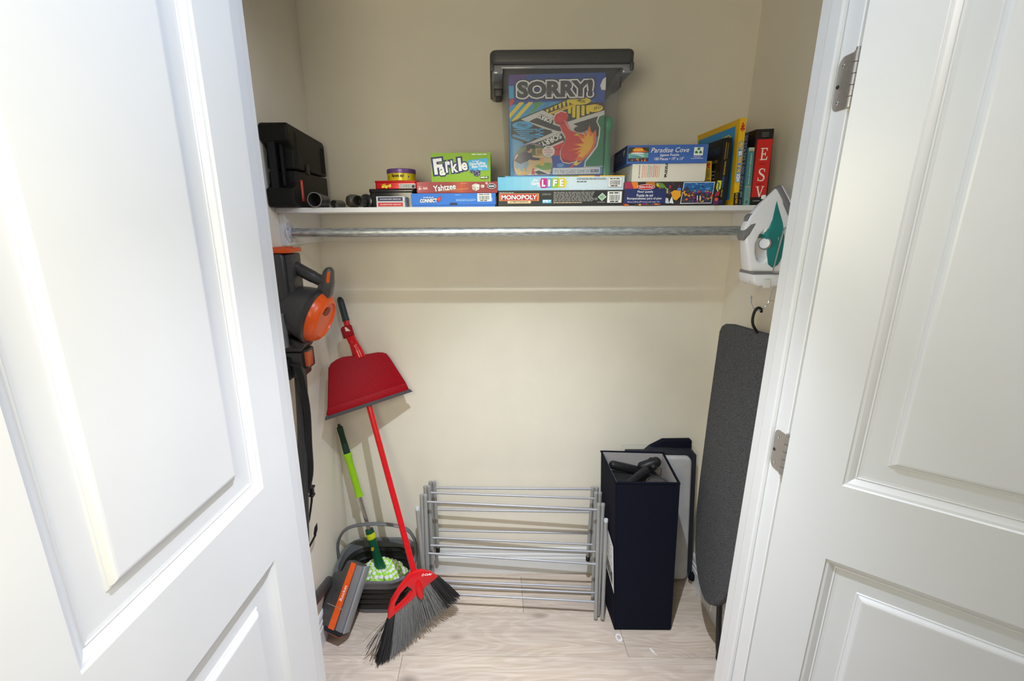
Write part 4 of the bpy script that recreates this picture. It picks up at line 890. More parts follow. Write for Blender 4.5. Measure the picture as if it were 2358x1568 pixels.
# local u = towards the room, v = down the board; w = u x v
nb = Mb.col[2].xyz
L = (topc-botc).length
def bo(L, hw_):
    pts = []
    prof = [(0.0,0.60),(0.004,0.80),(0.015,0.93),(0.035,1.0),(0.35,1.0),(0.60,0.965),(0.75,0.90),(0.84,0.80),(0.90,0.67),(0.945,0.50),(0.975,0.33),(0.992,0.17),(1.0,0.0)]
    for f, w in prof: pts.append((w*hw_, f*L))
    for f, w in reversed(prof[:-1]): pts.append((-w*hw_, f*L))
    return pts
sg = -1 if nb.x > 0 else 1
obj('cover', prism(bo(L, 0.165), 0.0, sg*0.026, Mb, 0.006, 3), M_board, t, True)
fb = bmesh.new()
def bl_(u, v, w): return Mb @ Vector((u, v, w))
obj('frame_plate', prism(bo(L*0.98, 0.155), -sg*0.004, -sg*0.001, Matrix.Translation(Mb @ Vector((0,0.01,0)) - Mb @ Vector((0,0,0))) @ Mb), M_blackm, t)
for pts in ([(0.838,-0.440,0.62),(0.846,-0.447,0.32),(0.862,-0.452,0.10),(0.876,-0.453,0.012)], [(0.868,-0.360,0.62),(0.876,-0.480,0.40),(0.893,-0.492,0.25),(0.905,-0.50,0.03)]):
    lg = obj('leg', tube(smooth_path(pts, 5), 0.0098, 12), M_blackm, t, True)
    obj('foot_cap', tube([Vector(pts[-1])+Vector((-0.002,0,0.04)), Vector(pts[-1])+Vector((0,0,-0.010))], 0.0118, 12), M_blackp, lg, True)
obj('brace', tube([(0.832,-0.400,0.40),(0.858,-0.446,0.215)], 0.0038, 8), M_blackm, t, True)
obj('brace', tube([(0.862,-0.470,0.45),(0.886,-0.486,0.33)], 0.0038, 8), M_blackm, t, True)
obj('hanging_loop', tube(smooth_path([(0.852,-0.440,1.290),(0.818,-0.452,1.325),(0.811,-0.452,1.350),(0.815,-0.452,1.376),(0.824,-0.452,1.3845),(0.834,-0.450,1.380),(0.8375,-0.447,1.370)], 5), 0.0042, 10), M_blackp, t, True)
obj('cover_string', tube(smooth_path([(0.812,-0.455,0.285),(0.815,-0.458,0.262),(0.811,-0.460,0.240)], 4), [0.0015]*8+[0.004], 6), M_card, t)

# ------------------------------------------------------------------ fabric hamper with contents
def corners(bl0, br0, bl1, br1, z): return [Vector((*p, z)) for p in (bl0, br0, br1, bl1)]
bot = corners((0.506,-0.325),(0.737,-0.325),(0.498,-0.095),(0.735,-0.095), 0.0)
top = corners((0.463,-0.330),(0.700,-0.333),(0.463,-0.092),(0.722,-0.105), 0.695)
t = thing('laundry_hamper', 'tall square navy fabric hamper with a grey lining and open top', 'hamper', (0.60,-0.21,0))
def hamper_shell(inset, z0f, m, name):
    b = bmesh.new(); cb = sum(bot, Vector())/4; ct = sum(top, Vector())/4
    def ins(p, ctr): 
        d = ctr-p; d.z = 0; return p + Vector((math.copysign(inset, d.x), math.copysign(inset, d.y), 0))
    rings = []
    n = 6
    for j in range(n+1):
        f = z0f+(1-z0f)*j/n; ring = []
        Q = [ins(bot[i], cb).lerp(ins(top[i], ct), f) for i in range(4)]
        for i in range(4):
            for k in range(6):
                p = Q[i].lerp(Q[(i+1) % 4], k/6.0)
                mid = (Q[0]+Q[2])/2
                bow = 0.006*math.sin(math.pi*k/6.0)*math.sin(math.pi*f) if i != 3 else 0.004*math.sin(math.pi*k/6.0)*math.sin(math.pi*f)
                out = (p-mid); out.z = 0; ring.append(b.verts.new(p+out.normalized()*bow*0.6))
        rings.append(ring)
    m_ = len(rings[0])
    for j in range(n):
        for k in range(m_): b.faces.new((rings[j][k], rings[j][(k+1) % m_], rings[j+1][(k+1) % m_], rings[j+1][k]))
    b.faces.new(list(reversed(rings[0])))
    return b
ob = hamper_shell(0.0, 0.0, M_navy, 'outer_fabric')
bmesh.ops.recalc_face_normals(ob, faces=ob.faces)
obj('outer_fabric', ob, M_navy, t, True, autosmooth=50)
ib = hamper_shell(0.006, 0.35, M_lining, 'lining'); bmesh.ops.recalc_face_normals(ib, faces=ib.faces); bmesh.ops.reverse_faces(ib, faces=ib.faces)
obj('lining', ib, M_lining, t, True, autosmooth=50)
obj('top_binding', tube([p + Vector((0,0,0.0)) for p in top], 0.0045, 8, closed=True), M_navy, t, True)
for i in range(2):
    obj('seam_piping', tube([bot[i]+Vector((0,0,0.01)), top[i]], 0.0025, 6), M_navy, t, True)
# paper label hanging on the left side
def onleft(y, z, off): 
    f = z/0.695; a = bot[0].lerp(top[0], f); d = bot[3].lerp(top[3], f); g = (y-a.y)/(d.y-a.y); p = a.lerp(d, g); return p + Vector((-off, 0, 0))
P = Print(onleft(-0.15,0.44,0.004), onleft(-0.318,0.40,0.004), onleft(-0.17,0.235,0.004), (0,0,100,100), 0.001)
P.rect(0,0,100,100,(226,226,226)); P.lines(10,8,90,60,9,(150,150,150),0.4,3); P.poly([(12,66),(88,66),(88,92),(12,92)], (50,50,54)); P.lines(20,70,80,88,3,(180,180,180),0.5,7); P.done(t, 'paper_label')
GH = 'black appliance parts in the hamper'
def part(label, bm, m=M_blackp): return obj('appliance_part', bm, m, None, True, label=label, cat='appliance part', group=GH)
def capsule(a, b2, r, bm=None, r2=None):
    a, b2 = Vector(a), Vector(b2); d = (b2-a).normalized(); r2 = r2 or r
    return tube([a-d*r*0.7, a-d*r*0.4, a, b2, b2+d*r2*0.4, b2+d*r2*0.7], [r*0.35, r*0.8, r, r2, r2*0.8, r2*0.35], 16, bm)
part('black rounded handle lying along the back left of the hamper opening', capsule((0.497,-0.155,0.668),(0.600,-0.150,0.640), 0.018))
part('black rounded handle lying diagonally at the front of the hamper opening', capsule((0.530,-0.270,0.650),(0.625,-0.190,0.664), 0.017))
b = capsule((0.620,-0.150,0.655),(0.682,-0.150,0.680), 0.021); capsule((0.660,-0.175,0.668),(0.668,-0.125,0.672), 0.014, b)
part('black jointed grip at the back right of the hamper opening', b)
b = lathe([(0.046,0),(0.048,0.004),(0.048,0.02),(0.045,0.022),(0.042,0.015),(0.02,0.012)], (0.645,-0.276,0.634), (0.05,-0.25,1.0), 32)
part('round black cap lying at the front right of the hamper opening', b, M_char)
b = box(0.487, 0.692, -0.305, -0.115, 0.50, 0.628, 0.02, 3)
obj('folded_bag', b, mat('black_bag', (0.012,0.012,0.014), 0.7, 0, 40, 0.3, 0.5), None, True, label='black folded bag filling the hamper under the black parts', cat='bag')

# ------------------------------------------------------------------ wrapped pad behind the hamper
t = thing('wrapped_pad', 'white padded panel with navy edges in clear plastic leaning behind the hamper', 'folded pad', (0.80,-0.05,0))
Ml = Matrix(((1,0,-0.075,0),(0,1,0,0),(0,0,1,0),(0,0,0,1)))   # the whole pack leans to the left
bm = prism(rrect(0.775,0.332,0.285,0.642,0.03), 0.022, 0.066, frame((0,0,0),(1,0,0),(0,0,1)), 0.012, 3); bmesh.ops.transform(bm, matrix=Ml, verts=bm.verts)
obj('pad', bm, M_pad, t, True)
bm = box(0.918, 0.932, -0.072, -0.018, 0.045, 0.668, 0.005, 2); box(0.635, 0.930, -0.045, -0.018, 0.640, 0.668, 0.005, 2, bm=bm); bmesh.ops.transform(bm, matrix=Ml, verts=bm.verts)
obj('navy_edge', bm, M_navy, t, True)
obj('navy_flap', prism([(0.655,0.655),(0.690,0.690),(0.745,0.722),(0.866,0.724),(0.868,0.678),(0.868,0.650)], 0.018, 0.050, frame((0,0,0),(1,0,0),(0,0,1)), 0.006, 2), M_navy, t, True)
bm = box(0.618, 0.936, -0.078, -0.016, 0.020, 0.69, 0.012, 2); bmesh.ops.subdivide_edges(bm, edges=bm.edges[:], cuts=2, use_grid_fill=True)
Rw = random.Random(5)
for v in bm.verts: v.co += Vector((Rw.uniform(-.004,.004), Rw.uniform(-.004,.003), Rw.uniform(-.004,.004)))
bmesh.ops.transform(bm, matrix=Ml, verts=bm.verts)
obj('plastic_sleeve', bm, M_wrap, t, True, autosmooth=25)
obj('navy_tassel', lathe([(0.004,0),(0.016,0.01),(0.018,0.03),(0.010,0.045)], (0.925,-0.075,0.022), (0.1,-0.2,1), 10), M_navy, t)

# ------------------------------------------------------------------ folding drying rack
t = thing('drying_rack', 'folded silver grey clothes drying rack standing against the back wall', 'drying rack', (0.09,-0.18,0))
def post(a, b2, r=0.0082, capm=None):
    p = obj('post', tube([a, b2], r, 14), M_rack, t, True)
    d = (Vector(a)-Vector(b2)).normalized()
    obj('end_cap', lathe([(r*1.06,0),(r*1.06,0.010),(r*0.9,0.0125)], Vector(a)-d*0.004, d, 14), capm or M_rack, p, True)
    return p
def rods(L, xl, xr):
    for (yl, zl, yr, zr) in L: obj('rod', tube([(xl,yl,zl),(xr,yr,zr)], 0.0047, 12), M_rod, t, True)
capm = mat('pale_cap', (0.52,0.53,0.54), 0.5)
# back wing A (short, hangs clear of the floor)
pA = [post((-0.2575,-0.083,0.534),(-0.252,-0.083,0.19)), post((-0.274,-0.083,0.534),(-0.272,-0.083,0.19)), post((0.434,-0.105,0.522),(0.432,-0.105,0.165)), post((0.452,-0.105,0.522),(0.448,-0.105,0.165))]
for p, (x, y, z) in ((pA[0],(-0.252,-0.083,0.19)), (pA[2],(0.432,-0.105,0.165))): obj('foot', tube([(x,y,z+0.012),(x,y,z-0.012)], 0.0095, 12), M_blackp, p, True)
rods([(-0.083,0.510,-0.105,0.521),(-0.083,0.400,-0.105,0.406),(-0.083,0.292,-0.105,0.296)], -0.2575, 0.434)
# wing B
post((-0.276,-0.118,0.534),(-0.270,-0.150,0.02)); post((-0.292,-0.118,0.534),(-0.288,-0.150,0.02)); post((0.440,-0.143,0.522),(0.446,-0.180,0.012)); post((0.457,-0.143,0.522),(0.462,-0.180,0.012))
rods([(-0.119,0.510,-0.144,0.500),(-0.134,0.293,-0.158,0.280),(-0.148,0.078,-0.174,0.070)], -0.272, 0.442)
# wing C (front)
post((-0.284,-0.172,0.528),(-0.282,-0.235,0.012)); post((-0.300,-0.172,0.528),(-0.298,-0.235,0.012)); post((0.438,-0.208,0.512),(0.438,-0.278,0.010)); post((0.455,-0.208,0.512),(0.452,-0.262,0.012))
rods([(-0.174,0.503,-0.210,0.492),(-0.203,0.270,-0.244,0.254),(-0.225,0.085,-0.268,0.085)], -0.283, 0.438)
rods([(-0.175,0.287,-0.205,0.283),(-0.178,0.078,-0.215,0.080)], -0.270, 0.442)
# outer braces
post((-0.3125,-0.215,0.497),(-0.287,-0.245,0.06), 0.0082, capm); post((0.463,-0.240,0.462),(0.466,-0.282,0.012), 0.0082, capm)

# ------------------------------------------------------------------ bucket
t = thing('mop_bucket', 'grey and black collapsible bucket with a raised handle holding the mop', 'bucket', (-0.515,-0.16,0))
def ovals(specs, bm, cap_first=True, cap_last=False):
    rings = [[bm.verts.new((p[0], p[1], z)) for p in rrect(cx, cy, w, d, r, 7)] for cx, cy, w, d, r, z in specs]
    for i in range(len(rings)-1):
        for k in range(len(rings[0])): bm.faces.new((rings[i][k], rings[i][(k+1) % len(rings[0])], rings[i+1][(k+1) % len(rings[0])], rings[i+1][k]))
    if cap_first: bm.faces.new(list(reversed(rings[0])))
    if cap_last: bm.faces.new(rings[-1])
    return bm
bx, by = -0.512, -0.160
b = ovals([(bx+.01,by-.005,.235,.155,.06,0.0),(bx+.01,by-.005,.250,.170,.07,0.003),(bx+.01,by-.005,.256,.176,.07,0.022),(bx+.01,by-.005,.250,.170,.07,0.024)], bmesh.new(), True, True)
obj('base', b, M_buck, t, True)
spec = [(bx+.008,by-.004,.250,.172,.07,0.024)]
for i in range(4):
    z = 0.026+i*0.033; w = 0.264+0.013*i
    spec += [(bx+.006,by-.003,w,w-.078,.08,z+0.004),(bx+.006,by-.003,w+.008,w-.070,.08,z+0.026),(bx+.006,by-.003,w+.002,w-.076,.08,z+0.030)]
spec.append((bx,by,.318,.238,.09,0.168))
ins = [(a, b_, w-.010, d-.010, r, z) for a, b_, w, d, r, z in reversed(spec)]
b = ovals(spec+ins, bmesh.new(), False, True)
obj('folding_wall', b, M_fold, t, True)
b = ovals([(bx,by,.312,.232,.09,0.160),(bx,by,.330,.262,.10,0.164),(bx,by,.336,.270,.10,0.190),(bx,by,.345,.280,.10,0.200),(bx,by,.343,.278,.10,0.205),(bx,by,.322,.256,.10,0.203),(bx,by,.312,.240,.10,0.168),(bx,by,.300,.225,.09,0.150),(bx,by,.306,.228,.09,0.150)], bmesh.new(), False, False)
obj('rim', b, M_buck, t, True)
hp = [(bx-.172,-.150,.198),(bx-.176,-.150,.240),(bx-.168,-.146,.290),(bx-.140,-.140,.335),(bx-.085,-.136,.357),(bx,-.135,.364),(bx+.085,-.136,.357),(bx+.140,-.140,.335),(bx+.168,-.146,.290),(bx+.176,-.150,.240),(bx+.172,-.150,.198)]
hd_ = obj('handle', tube(smooth_path(hp, 5), 0.0105, 12, flat=0.55, up=(0,0,1)), M_buck, t, True)
for s in (-1, 1): obj('pivot', lathe([(0.012,0),(0.012,0.008),(0.009,0.010)], (bx+s*.162,-.150,.192), (s,0,0), 16), M_buck, t, True)

# ------------------------------------------------------------------ mop
t = thing('spin_mop', 'mop with lime and dark green handle and green white yarn standing in the bucket', 'mop', (-0.505,-0.14,0.10))
A = Vector((-0.667,-0.045,0.788)); Bm = Vector((-0.506,-0.140,0.128))
def along(f): return A.lerp(Bm, f)
ax_ = (Bm-A).normalized()
ln = (Bm-A).length
g = obj('top_grip', lathe([(0.006,0),(0.0125,0.004),(0.0130,0.02),(0.0118,0.045),(0.0135,0.09),(0.0145,0.128)], A, ax_, 20), M_bgreen, t, True)
obj('hang_tab', lathe([(0.004,-0.010),(0.006,-0.006),(0.0065,0.002)], A, ax_, 12), M_bgreen, g, True)
gb = [(0.0165,0.124),(0.0175,0.128),(0.0175,0.142),(0.0150,0.150)]
for i in range(12): gb += [(0.0150,0.165+i*0.0125),(0.0142,0.170+i*0.0125)]
gb += [(0.0165,0.318),(0.0165,0.328),(0.013,0.329)]
obj('lime_grip', lathe(gb, A, ax_, 22), M_lime, t, True)
obj('steel_pole', lathe([(0.0098,0.325),(0.0098,ln-0.18)], A, ax_, 20), M_steel, t, True)
obj('hub', lathe([(0.0165,ln-0.200),(0.0180,ln-0.196),(0.0185,ln-0.10),(0.0190,ln-0.05),(0.024,ln-0.022),(0.033,ln-0.006),(0.035,ln+0.002)], A, ax_, 26), M_dgreen, t, True)
obj('lock_band', lathe([(0.0195,ln-0.182),(0.0200,ln-0.180),(0.0200,ln-0.158),(0.0195,ln-0.156)], A, ax_, 26, cap0=False, cap1=False), mat('yellow_green_band', c(200,210,30), 0.4), t, True)
mk = Vector((-0.15,-0.97,0.15)).normalized(); pc = A+ax_*(ln-0.112)+mk*0.0186
obj('lock_mark', box(-0.006,0.006,-0.0006,0.0006,-0.009,0.009, M=Matrix.Translation(pc) @ Matrix.Rotation(-0.15, 4, 'Z') @ Matrix.Rotation(0.24, 4, 'Y')), mat('yellow_print', c(226,170,30), 0.5), t)
yb = bmesh.new(); Ry = random.Random(11)
cen = Vector((-0.500,-0.148,0.118))
def strand(pts, r):
    n0 = len(pts)
    tube(pts, r, 7, yb, True, 0, mfun=lambda i, k: 1 if ((i*2+k) % 7) < 3 else 0)
for ringi, (n, rad, zz, bul) in enumerate(((26,0.112,-0.018,0.036),(22,0.094,0.006,0.032),(16,0.070,0.022,0.022))):
    for i in range(n):
        a = 2*math.pi*i/n+Ry.uniform(-.08,.08); rr = rad*Ry.uniform(.88,1.08); dx, dy = math.cos(a), math.sin(a)
        sx_, sy_ = 1.05, 0.78
        tip_a = a+Ry.uniform(-.12,.12)
        pts = [cen+Vector((dx*0.022, dy*0.018, 0.012+zz*0.2)), cen+Vector((dx*rr*0.45*sx_, dy*rr*0.45*sy_, bul*0.75+zz*.5)), cen+Vector((dx*rr*0.8*sx_, dy*rr*0.8*sy_, bul*0.55+zz)),
               cen+Vector((math.cos(tip_a)*rr*sx_, math.sin(tip_a)*rr*sy_, zz-0.010)), cen+Vector((math.cos(tip_a)*rr*0.9*sx_, math.sin(tip_a)*rr*0.9*sy_, zz-0.045))]
        strand(smooth_path(pts, 5), 0.0100)
obj('mop_yarn', yb, [mat('white_yarn', (0.72,0.73,0.70), 0.9, 0, 300, 0.1, 0.3), mat('lime_yarn', c(150,212,50), 0.9, 0, 300, 0.1, 0.3)], t, True, kind='stuff', autosmooth=80)

# ------------------------------------------------------------------ broom
t = thing('broom', 'red angled broom with grey and black bristles leaning into the left corner', 'broom', (-0.33,-0.38,0))
pt0 = Vector((-0.620,-0.030,1.350)); pt1 = Vector((-0.303,-0.352,0.262)); axb = (pt1-pt0).normalized(); lnb = (pt1-pt0).length
obj('pole', lathe([(0.0115,0.085),(0.0118,0.09),(0.0118,lnb)], pt0, axb, 18), M_redg, t, True)
gr = obj('grip', lathe([(0.006,0.006),(0.012,0.012),(0.0135,0.03),(0.0135,0.092),(0.0145,0.094),(0.0145,0.098),(0.012,0.099)], pt0, axb, 18), M_grip, t, True)
lp = [pt0+axb*0.016+Vector((math.cos(a)*0.010,0,0))*1.0-axb*math.sin(a)*0.016+Vector((0,-0.001,0)) for a in [i*2*math.pi/16 for i in range(16)]]
obj('hang_loop', tube(lp, 0.0042, 8, closed=True), M_grip, gr, True)
nbr = Vector((0.54,-0.835,0.107)).normalized()
outer = [(-0.406,-0.434,0.164),(-0.404,-0.428,0.199),(-0.391,-0.415,0.237),(-0.363,-0.392,0.276),(-0.324,-0.361,0.313),(-0.285,-0.338,0.307),(-0.254,-0.320,0.285),(-0.225,-0.306,0.250)]
lower = [(-0.406,-0.434,0.164),(-0.376,-0.414,0.179),(-0.338,-0.387,0.195),(-0.299,-0.359,0.216),(-0.259,-0.330,0.237),(-0.225,-0.306,0.250)]
holeb = [(-0.385,-0.418,0.190),(-0.381,-0.412,0.221),(-0.363,-0.395,0.251),(-0.340,-0.378,0.268),(-0.327,-0.370,0.252),(-0.322,-0.368,0.236),(-0.342,-0.386,0.216)]
ub = (Vector(outer[-1])-Vector(outer[0])); ub = (ub-nbr*ub.dot(nbr)).normalized(); vb = nbr.cross(ub)
Mbr = Matrix(((ub.x,vb.x,nbr.x,outer[0][0]),(ub.y,vb.y,nbr.y,outer[0][1]),(ub.z,vb.z,nbr.z,outer[0][2]),(0,0,0,1))); Mi = Mbr.inverted()
def loc2(p): q = Mi @ Vector(p); return (q.x, q.y)
op = [loc2(p) for p in outer] + [loc2(p) for p in reversed(lower[1:-1])]
obj('head_frame', prism(op, -0.010, 0.010, Mbr, 0.004, 2, holes=[[loc2(p) for p in holeb]]), M_redg, t, True)
hs = Mbr @ Vector((0,0,0))
obj('socket', lathe([(0.0150,lnb-0.045),(0.0165,lnb-0.040),(0.0165,lnb+0.015),(0.0135,lnb+0.055),(0.006,lnb+0.07)], pt0, axb, 18), M_redg, t, True)
bx0 = loc2((-0.299,-0.345,0.275)); 
o1 = Mbr @ Vector((loc2(outer[5])[0]-0.006, loc2(outer[5])[1]-0.008, 0.0105)); o2 = Mbr @ Vector((loc2(outer[6])[0]+0.006, loc2(outer[6])[1]-0.004, 0.0105))
uo = (o2-o1); vo = nbr.cross(uo.normalized())
P = Print(o1, o2, o1 - vo*0.014, (0,0,100,30), 0.0002)
P.text('O·Cedar', 2, 6, 98, 27, W, 0.02, shear=0.1); P.done(t, 'lettering')
bottom = [(-0.452,-0.485,0.002),(-0.425,-0.470,0.003),(-0.393,-0.448,0.006),(-0.354,-0.421,0.016),(-0.307,-0.385,0.047),(-0.266,-0.356,0.071),(-0.216,-0.321,0.090),(-0.173,-0.292,0.100),(-0.141,-0.269,0.117)]
def pl_at(L, f):
    x = f*(len(L)-1); i = min(int(x), len(L)-2); return Vector(L[i]).lerp(Vector(L[i+1]), x-i)
Rb = random.Random(3)
def bristles(f0, f1, n, m, stray=0.03):
    b = bmesh.new()
    for i in range(n):
        f = f0+(f1-f0)*(i+Rb.random())/n; dep = Rb.uniform(-0.014, 0.014)
        a = pl_at(lower, f)+nbr*dep*0.6-vb*0.0; a = a + (Vector(pl_at(outer, f))-a)*0.02
        e = pl_at(bottom, min(1, max(0, f+Rb.gauss(0, 0.012)))); k = 1.0-abs(Rb.gauss(0, 0.04))
        if Rb.random() < stray: e = e + ub*Rb.gauss(0, 0.02); k = Rb.uniform(0.95, 1.05)
        e = a.lerp(e, k)+nbr*(dep*1.5+Rb.gauss(0, 0.003)); mid = a.lerp(e, 0.55)+nbr*Rb.gauss(0, 0.003)+ub*Rb.gauss(0, 0.0015)
        e.z = max(e.z, 0.0015); mid.z = max(mid.z, 0.0015)
        tube([a, mid, e], [0.0011, 0.0011, 0.0008], 3, b)
    return obj('bristles', b, m, t, kind='stuff')
bristles(0.0, 0.17, 300, M_bristk); bristles(0.165, 0.80, 800, M_bristg); bristles(0.79, 1.0, 300, M_bristk)
b = bmesh.new()
for i in range(16):
    a = pl_at(lower, 0.03+0.1*Rb.random()); e = Vector((-0.452,-0.485,0.0))+Vector((Rb.uniform(-0.05,-0.005), Rb.uniform(-0.01,0.02), Rb.uniform(0.004,0.10)))
    tube([a, a.lerp(e, 0.5)+Vector((-0.006,0,0)), e], 0.0006, 3, b)
obj('stray_bristles', b, M_bristk, t, kind='stuff')

# ------------------------------------------------------------------ dustpan clipped on the broom pole
t = thing('dustpan', 'red plastic dustpan with a grey rubber lip clipped to the broom pole', 'dustpan', (-0.50,-0.17,0.91))
ud = Vector((.865,.479,.144)); vd = Vector((-.288,.242,.927)); od = Vector((-.641,-.255,.913))
Md = frame(od, ud, vd)
nd = Md.col[2].xyz
pan = [(0.010,0.016),(0.345,0.016),(0.341,0.045),(0.308,0.160),(0.299,0.182),(0.285,0.191),(0.266,0.197),(0.212,0.203),(0.182,0.2085),(0.131,0.2165),(0.104,0.2135),(0.082,0.205),(0.068,0.190),(0.022,0.041)]
pc_ = (0.178, 0.10)
pb_ = prism(pan, -0.009, 0.0, Md, 0.004, 2)
pin = [(pc_[0]+(x-pc_[0])*0.955, pc_[1]+(y-pc_[1])*0.94) for x, y in pan]
prism(pan, -0.030, -0.006, Md, 0.0, bm=pb_, holes=[pin])
obj('pan', pb_, M_red, t, True)
inn = [(0.030,0.020),(0.330,0.020),(0.327,0.043),(0.027+0.008,0.043)]
obj('lip_fold', prism([(0.012,0.012),(0.345,0.012),(0.340,0.044),(0.022,0.044)], -0.008, 0.0035, Md, 0.003, 2), M_red, t, True)
obj('rubber_lip', prism([(0.0,0.0),(0.356,0.0),(0.3485,0.014),(0.006,0.014)], -0.012, 0.003, Md, 0.001, 1), M_rubber, t)
def pm(u, v, w): return Md @ Vector((u, v, w))
hpts = [pm(0.1965,0.196,-0.008), pm(0.193,0.225,-0.006), pm(0.187,0.255,-0.006), pm(0.181,0.276,0.004), pm(0.179,0.290,0.010)]
obj('handle', tube(smooth_path(hpts, 4), [0.021,0.021,0.0205,0.020,0.0195,0.019,0.0185,0.018,0.018,0.018,0.018,0.018,0.018,0.018,0.018,0.018,0.018], 16, flat=0.7, up=nd), M_redg, t, True)
obj('clip_head', prism(rrect(0.175,0.308,0.040,0.046,0.006), -0.026, 0.020, Md, 0.005, 2), M_red, t, True)
obj('clip_mark', prism([(0.166,0.310),(0.184,0.306),(0.172,0.325),(0.166,0.325)], 0.0195, 0.0208, Md), mat('cream_mark', c(226,206,180), 0.6), t)

# ------------------------------------------------------------------ stick vacuum hanging on the left wall
t = thing('stick_vacuum', 'charcoal and orange corded stick vacuum hanging on the left wall', 'vacuum', (-0.64,-0.41,0.05))
Y0 = -0.40
b = box(XL+0.002, -0.640, -0.452, -0.352, 1.405, 1.556, 0.012, 3); box(-0.642, -0.620, -0.440, -0.364, 1.398, 1.553, 0.006, 2, bm=b)
obj('housing', b, M_char, t, True)
b = box(XL+0.002, -0.619, -0.450, -0.354, 1.556, 1.570, 0.004, 2)
for k in range(4): box(XL+0.006, -0.640, -0.440+k*0.02, -0.430+k*0.02, 1.569, 1.573, 0.001, 1, bm=b)
obj('orange_lid', b, M_orange, t, True)
axv = Vector((0.93,-0.09,-0.35)).normalized(); cv = Vector((-0.578,-0.40,1.351))
obj('motor_body', lathe([(0.052,-0.110),(0.064,-0.100),(0.075,-0.08),(0.084,-0.045),(0.090,-0.012),(0.092,-0.006)], cv, axv, 40), M_char, t, True)
obj('ring', lathe([(0.092,-0.010),(0.0945,-0.006),(0.0945,0.004),(0.089,0.007)], cv, axv, 40), M_char2, t, True)
cap_ = obj('filter_cap', lathe([(0.086,0.004),(0.0845,0.012),(0.080,0.022),(0.072,0.032),(0.062,0.038),(0.059,0.038),(0.0565,0.033),(0.052,0.0315),(0.0,0.033)], cv, axv, 44, cap1=False), M_orange, t, True)
upv = (Vector((0,0,1))-axv*axv.z).normalized()
obj('cap_recess', lathe([(0.014,0),(0.014,0.0015)], cv+axv*0.0325+upv*0.028, axv, 20, sx=1.5), mat('dark_orange', c(120,40,8), 0.5), cap_, True)
obj('dust_cup', tube([(XL+0.004,-0.46,1.375),(XL+0.004,-0.46,1.262)], [0.040,0.036], 20), M_win, t, True)
obj('lower_body', prism([(-0.684,1.30),(-0.610,1.272),(-0.606,1.262),(-0.620,1.240),(-0.680,1.240)], -0.445+0.80, -0.355+0.80, Matrix.Translation((0,0,0)) @ frame((0,-0.80+0.80,0),(1,0,0),(0,0,1)) @ Matrix.Translation((0,0,0)), 0.006, 2), M_char2, t, True)
vb_ = bmesh.new()
for k in range(7): box(-0.668+k*0.004, -0.655+k*0.004, -0.4475, -0.4445, 1.290-k*0.006, 1.2925-k*0.006, 0, 1, bm=vb_)
obj('vent_slots', vb_, M_blackg, t)
obj('handle', tube(smooth_path([(-0.642,Y0,1.512),(-0.622,Y0,1.506),(-0.595,Y0,1.491),(-0.560,Y0,1.472),(-0.540,Y0,1.464),(-0.527,Y0,1.472)], 5), [0.021]*6+[0.0195]*8+[0.018]*8+[0.017]*4, 18), M_char2, t, True)
br_ = obj('handle_bracket', prism([(-0.585,1.385),(-0.556,1.450),(-0.535,1.498),(-0.524,1.510),(-0.513,1.508),(-0.507,1.496),(-0.509,1.457),(-0.519,1.420),(-0.55,1.38)], 0.383, 0.417, frame((0,0,0),(1,0,0),(0,0,1)), 0.007, 2), M_char, t, True)
obj('orange_inset', prism([(-0.519,1.498),(-0.511,1.494),(-0.517,1.462),(-0.524,1.462),(-0.525,1.470)], 0.4160, 0.4185, frame((0,0,0),(1,0,0),(0,0,1))), M_orange, br_)
b = box(XL+0.003, -0.622, -0.445, -0.365, 1.150, 1.238, 0.008, 2); box(-0.628, -0.605, -0.430, -0.372, 1.178, 1.244, 0.006, 2, bm=b)
obj('coupling', b, M_char2, t, True)
obj('release_button', box(-0.6175, -0.6035, -0.433, -0.390, 1.186, 1.238, 0.005, 2), mat('dull_orange', c(190,82,40), 0.4), t, True)
obj('tube', tube(smooth_path([(-0.647,-0.405,1.17),(-0.650,-0.430,0.95),(-0.660,-0.466,0.75),(-0.668,-0.505,0.50),(-0.662,-0.550,0.30)], 5), 0.020, 18), M_char2, t, True)
cb_ = bmesh.new()
for k in range(4):
    dx = k*0.0065
    tube(smooth_path([(-0.668+dx,-0.447,1.195),(-0.655+dx,-0.455,1.203),(-0.640+dx*0.9,-0.452,1.185),(-0.632+dx*0.8,-0.450,1.13),(-0.628+dx*0.8,-0.448,1.04),(-0.634+dx*0.8,-0.450,0.92),(-0.642+dx*0.8,-0.452,0.80),(-0.662+dx*0.5,-0.475,0.70),(-0.672+dx*0.3,-0.500,0.60)], 6), 0.0036, 8, cb_)
obj('power_cord', cb_, M_blackm, t, True)
obj('cord_hook', box(-0.685,-0.655,-0.465,-0.440,1.150,1.225,0.006,2), M_blackp, t, True)
b = box(-0.664,-0.650,-0.412,-0.396,0.690,0.722,0.002,2); box(-0.668,-0.646,-0.415,-0.393,0.716,0.724,0.002,1,bm=b); box(-0.667,-0.648,-0.414,-0.394,0.684,0.692,0.002,1,bm=b); tube([(-0.658,-0.404,0.69),(-0.662,-0.404,0.66),(-0.669,-0.425,0.60), (-0.672,-0.475,0.565), (-0.669,-0.500,0.56)], [0.005,0.004,0.0036,0.0036,0.0036], 8, b)
pg = obj('plug', b, M_blackp, t, True)
for dy in (-0.004, 0.004): obj('prong', box(-0.6595,-0.6545,-0.4047+dy,-0.4033+dy,0.722,0.742,0.0004,1), mat('brass', (0.62,0.52,0.36), 0.3, 0.9), pg)
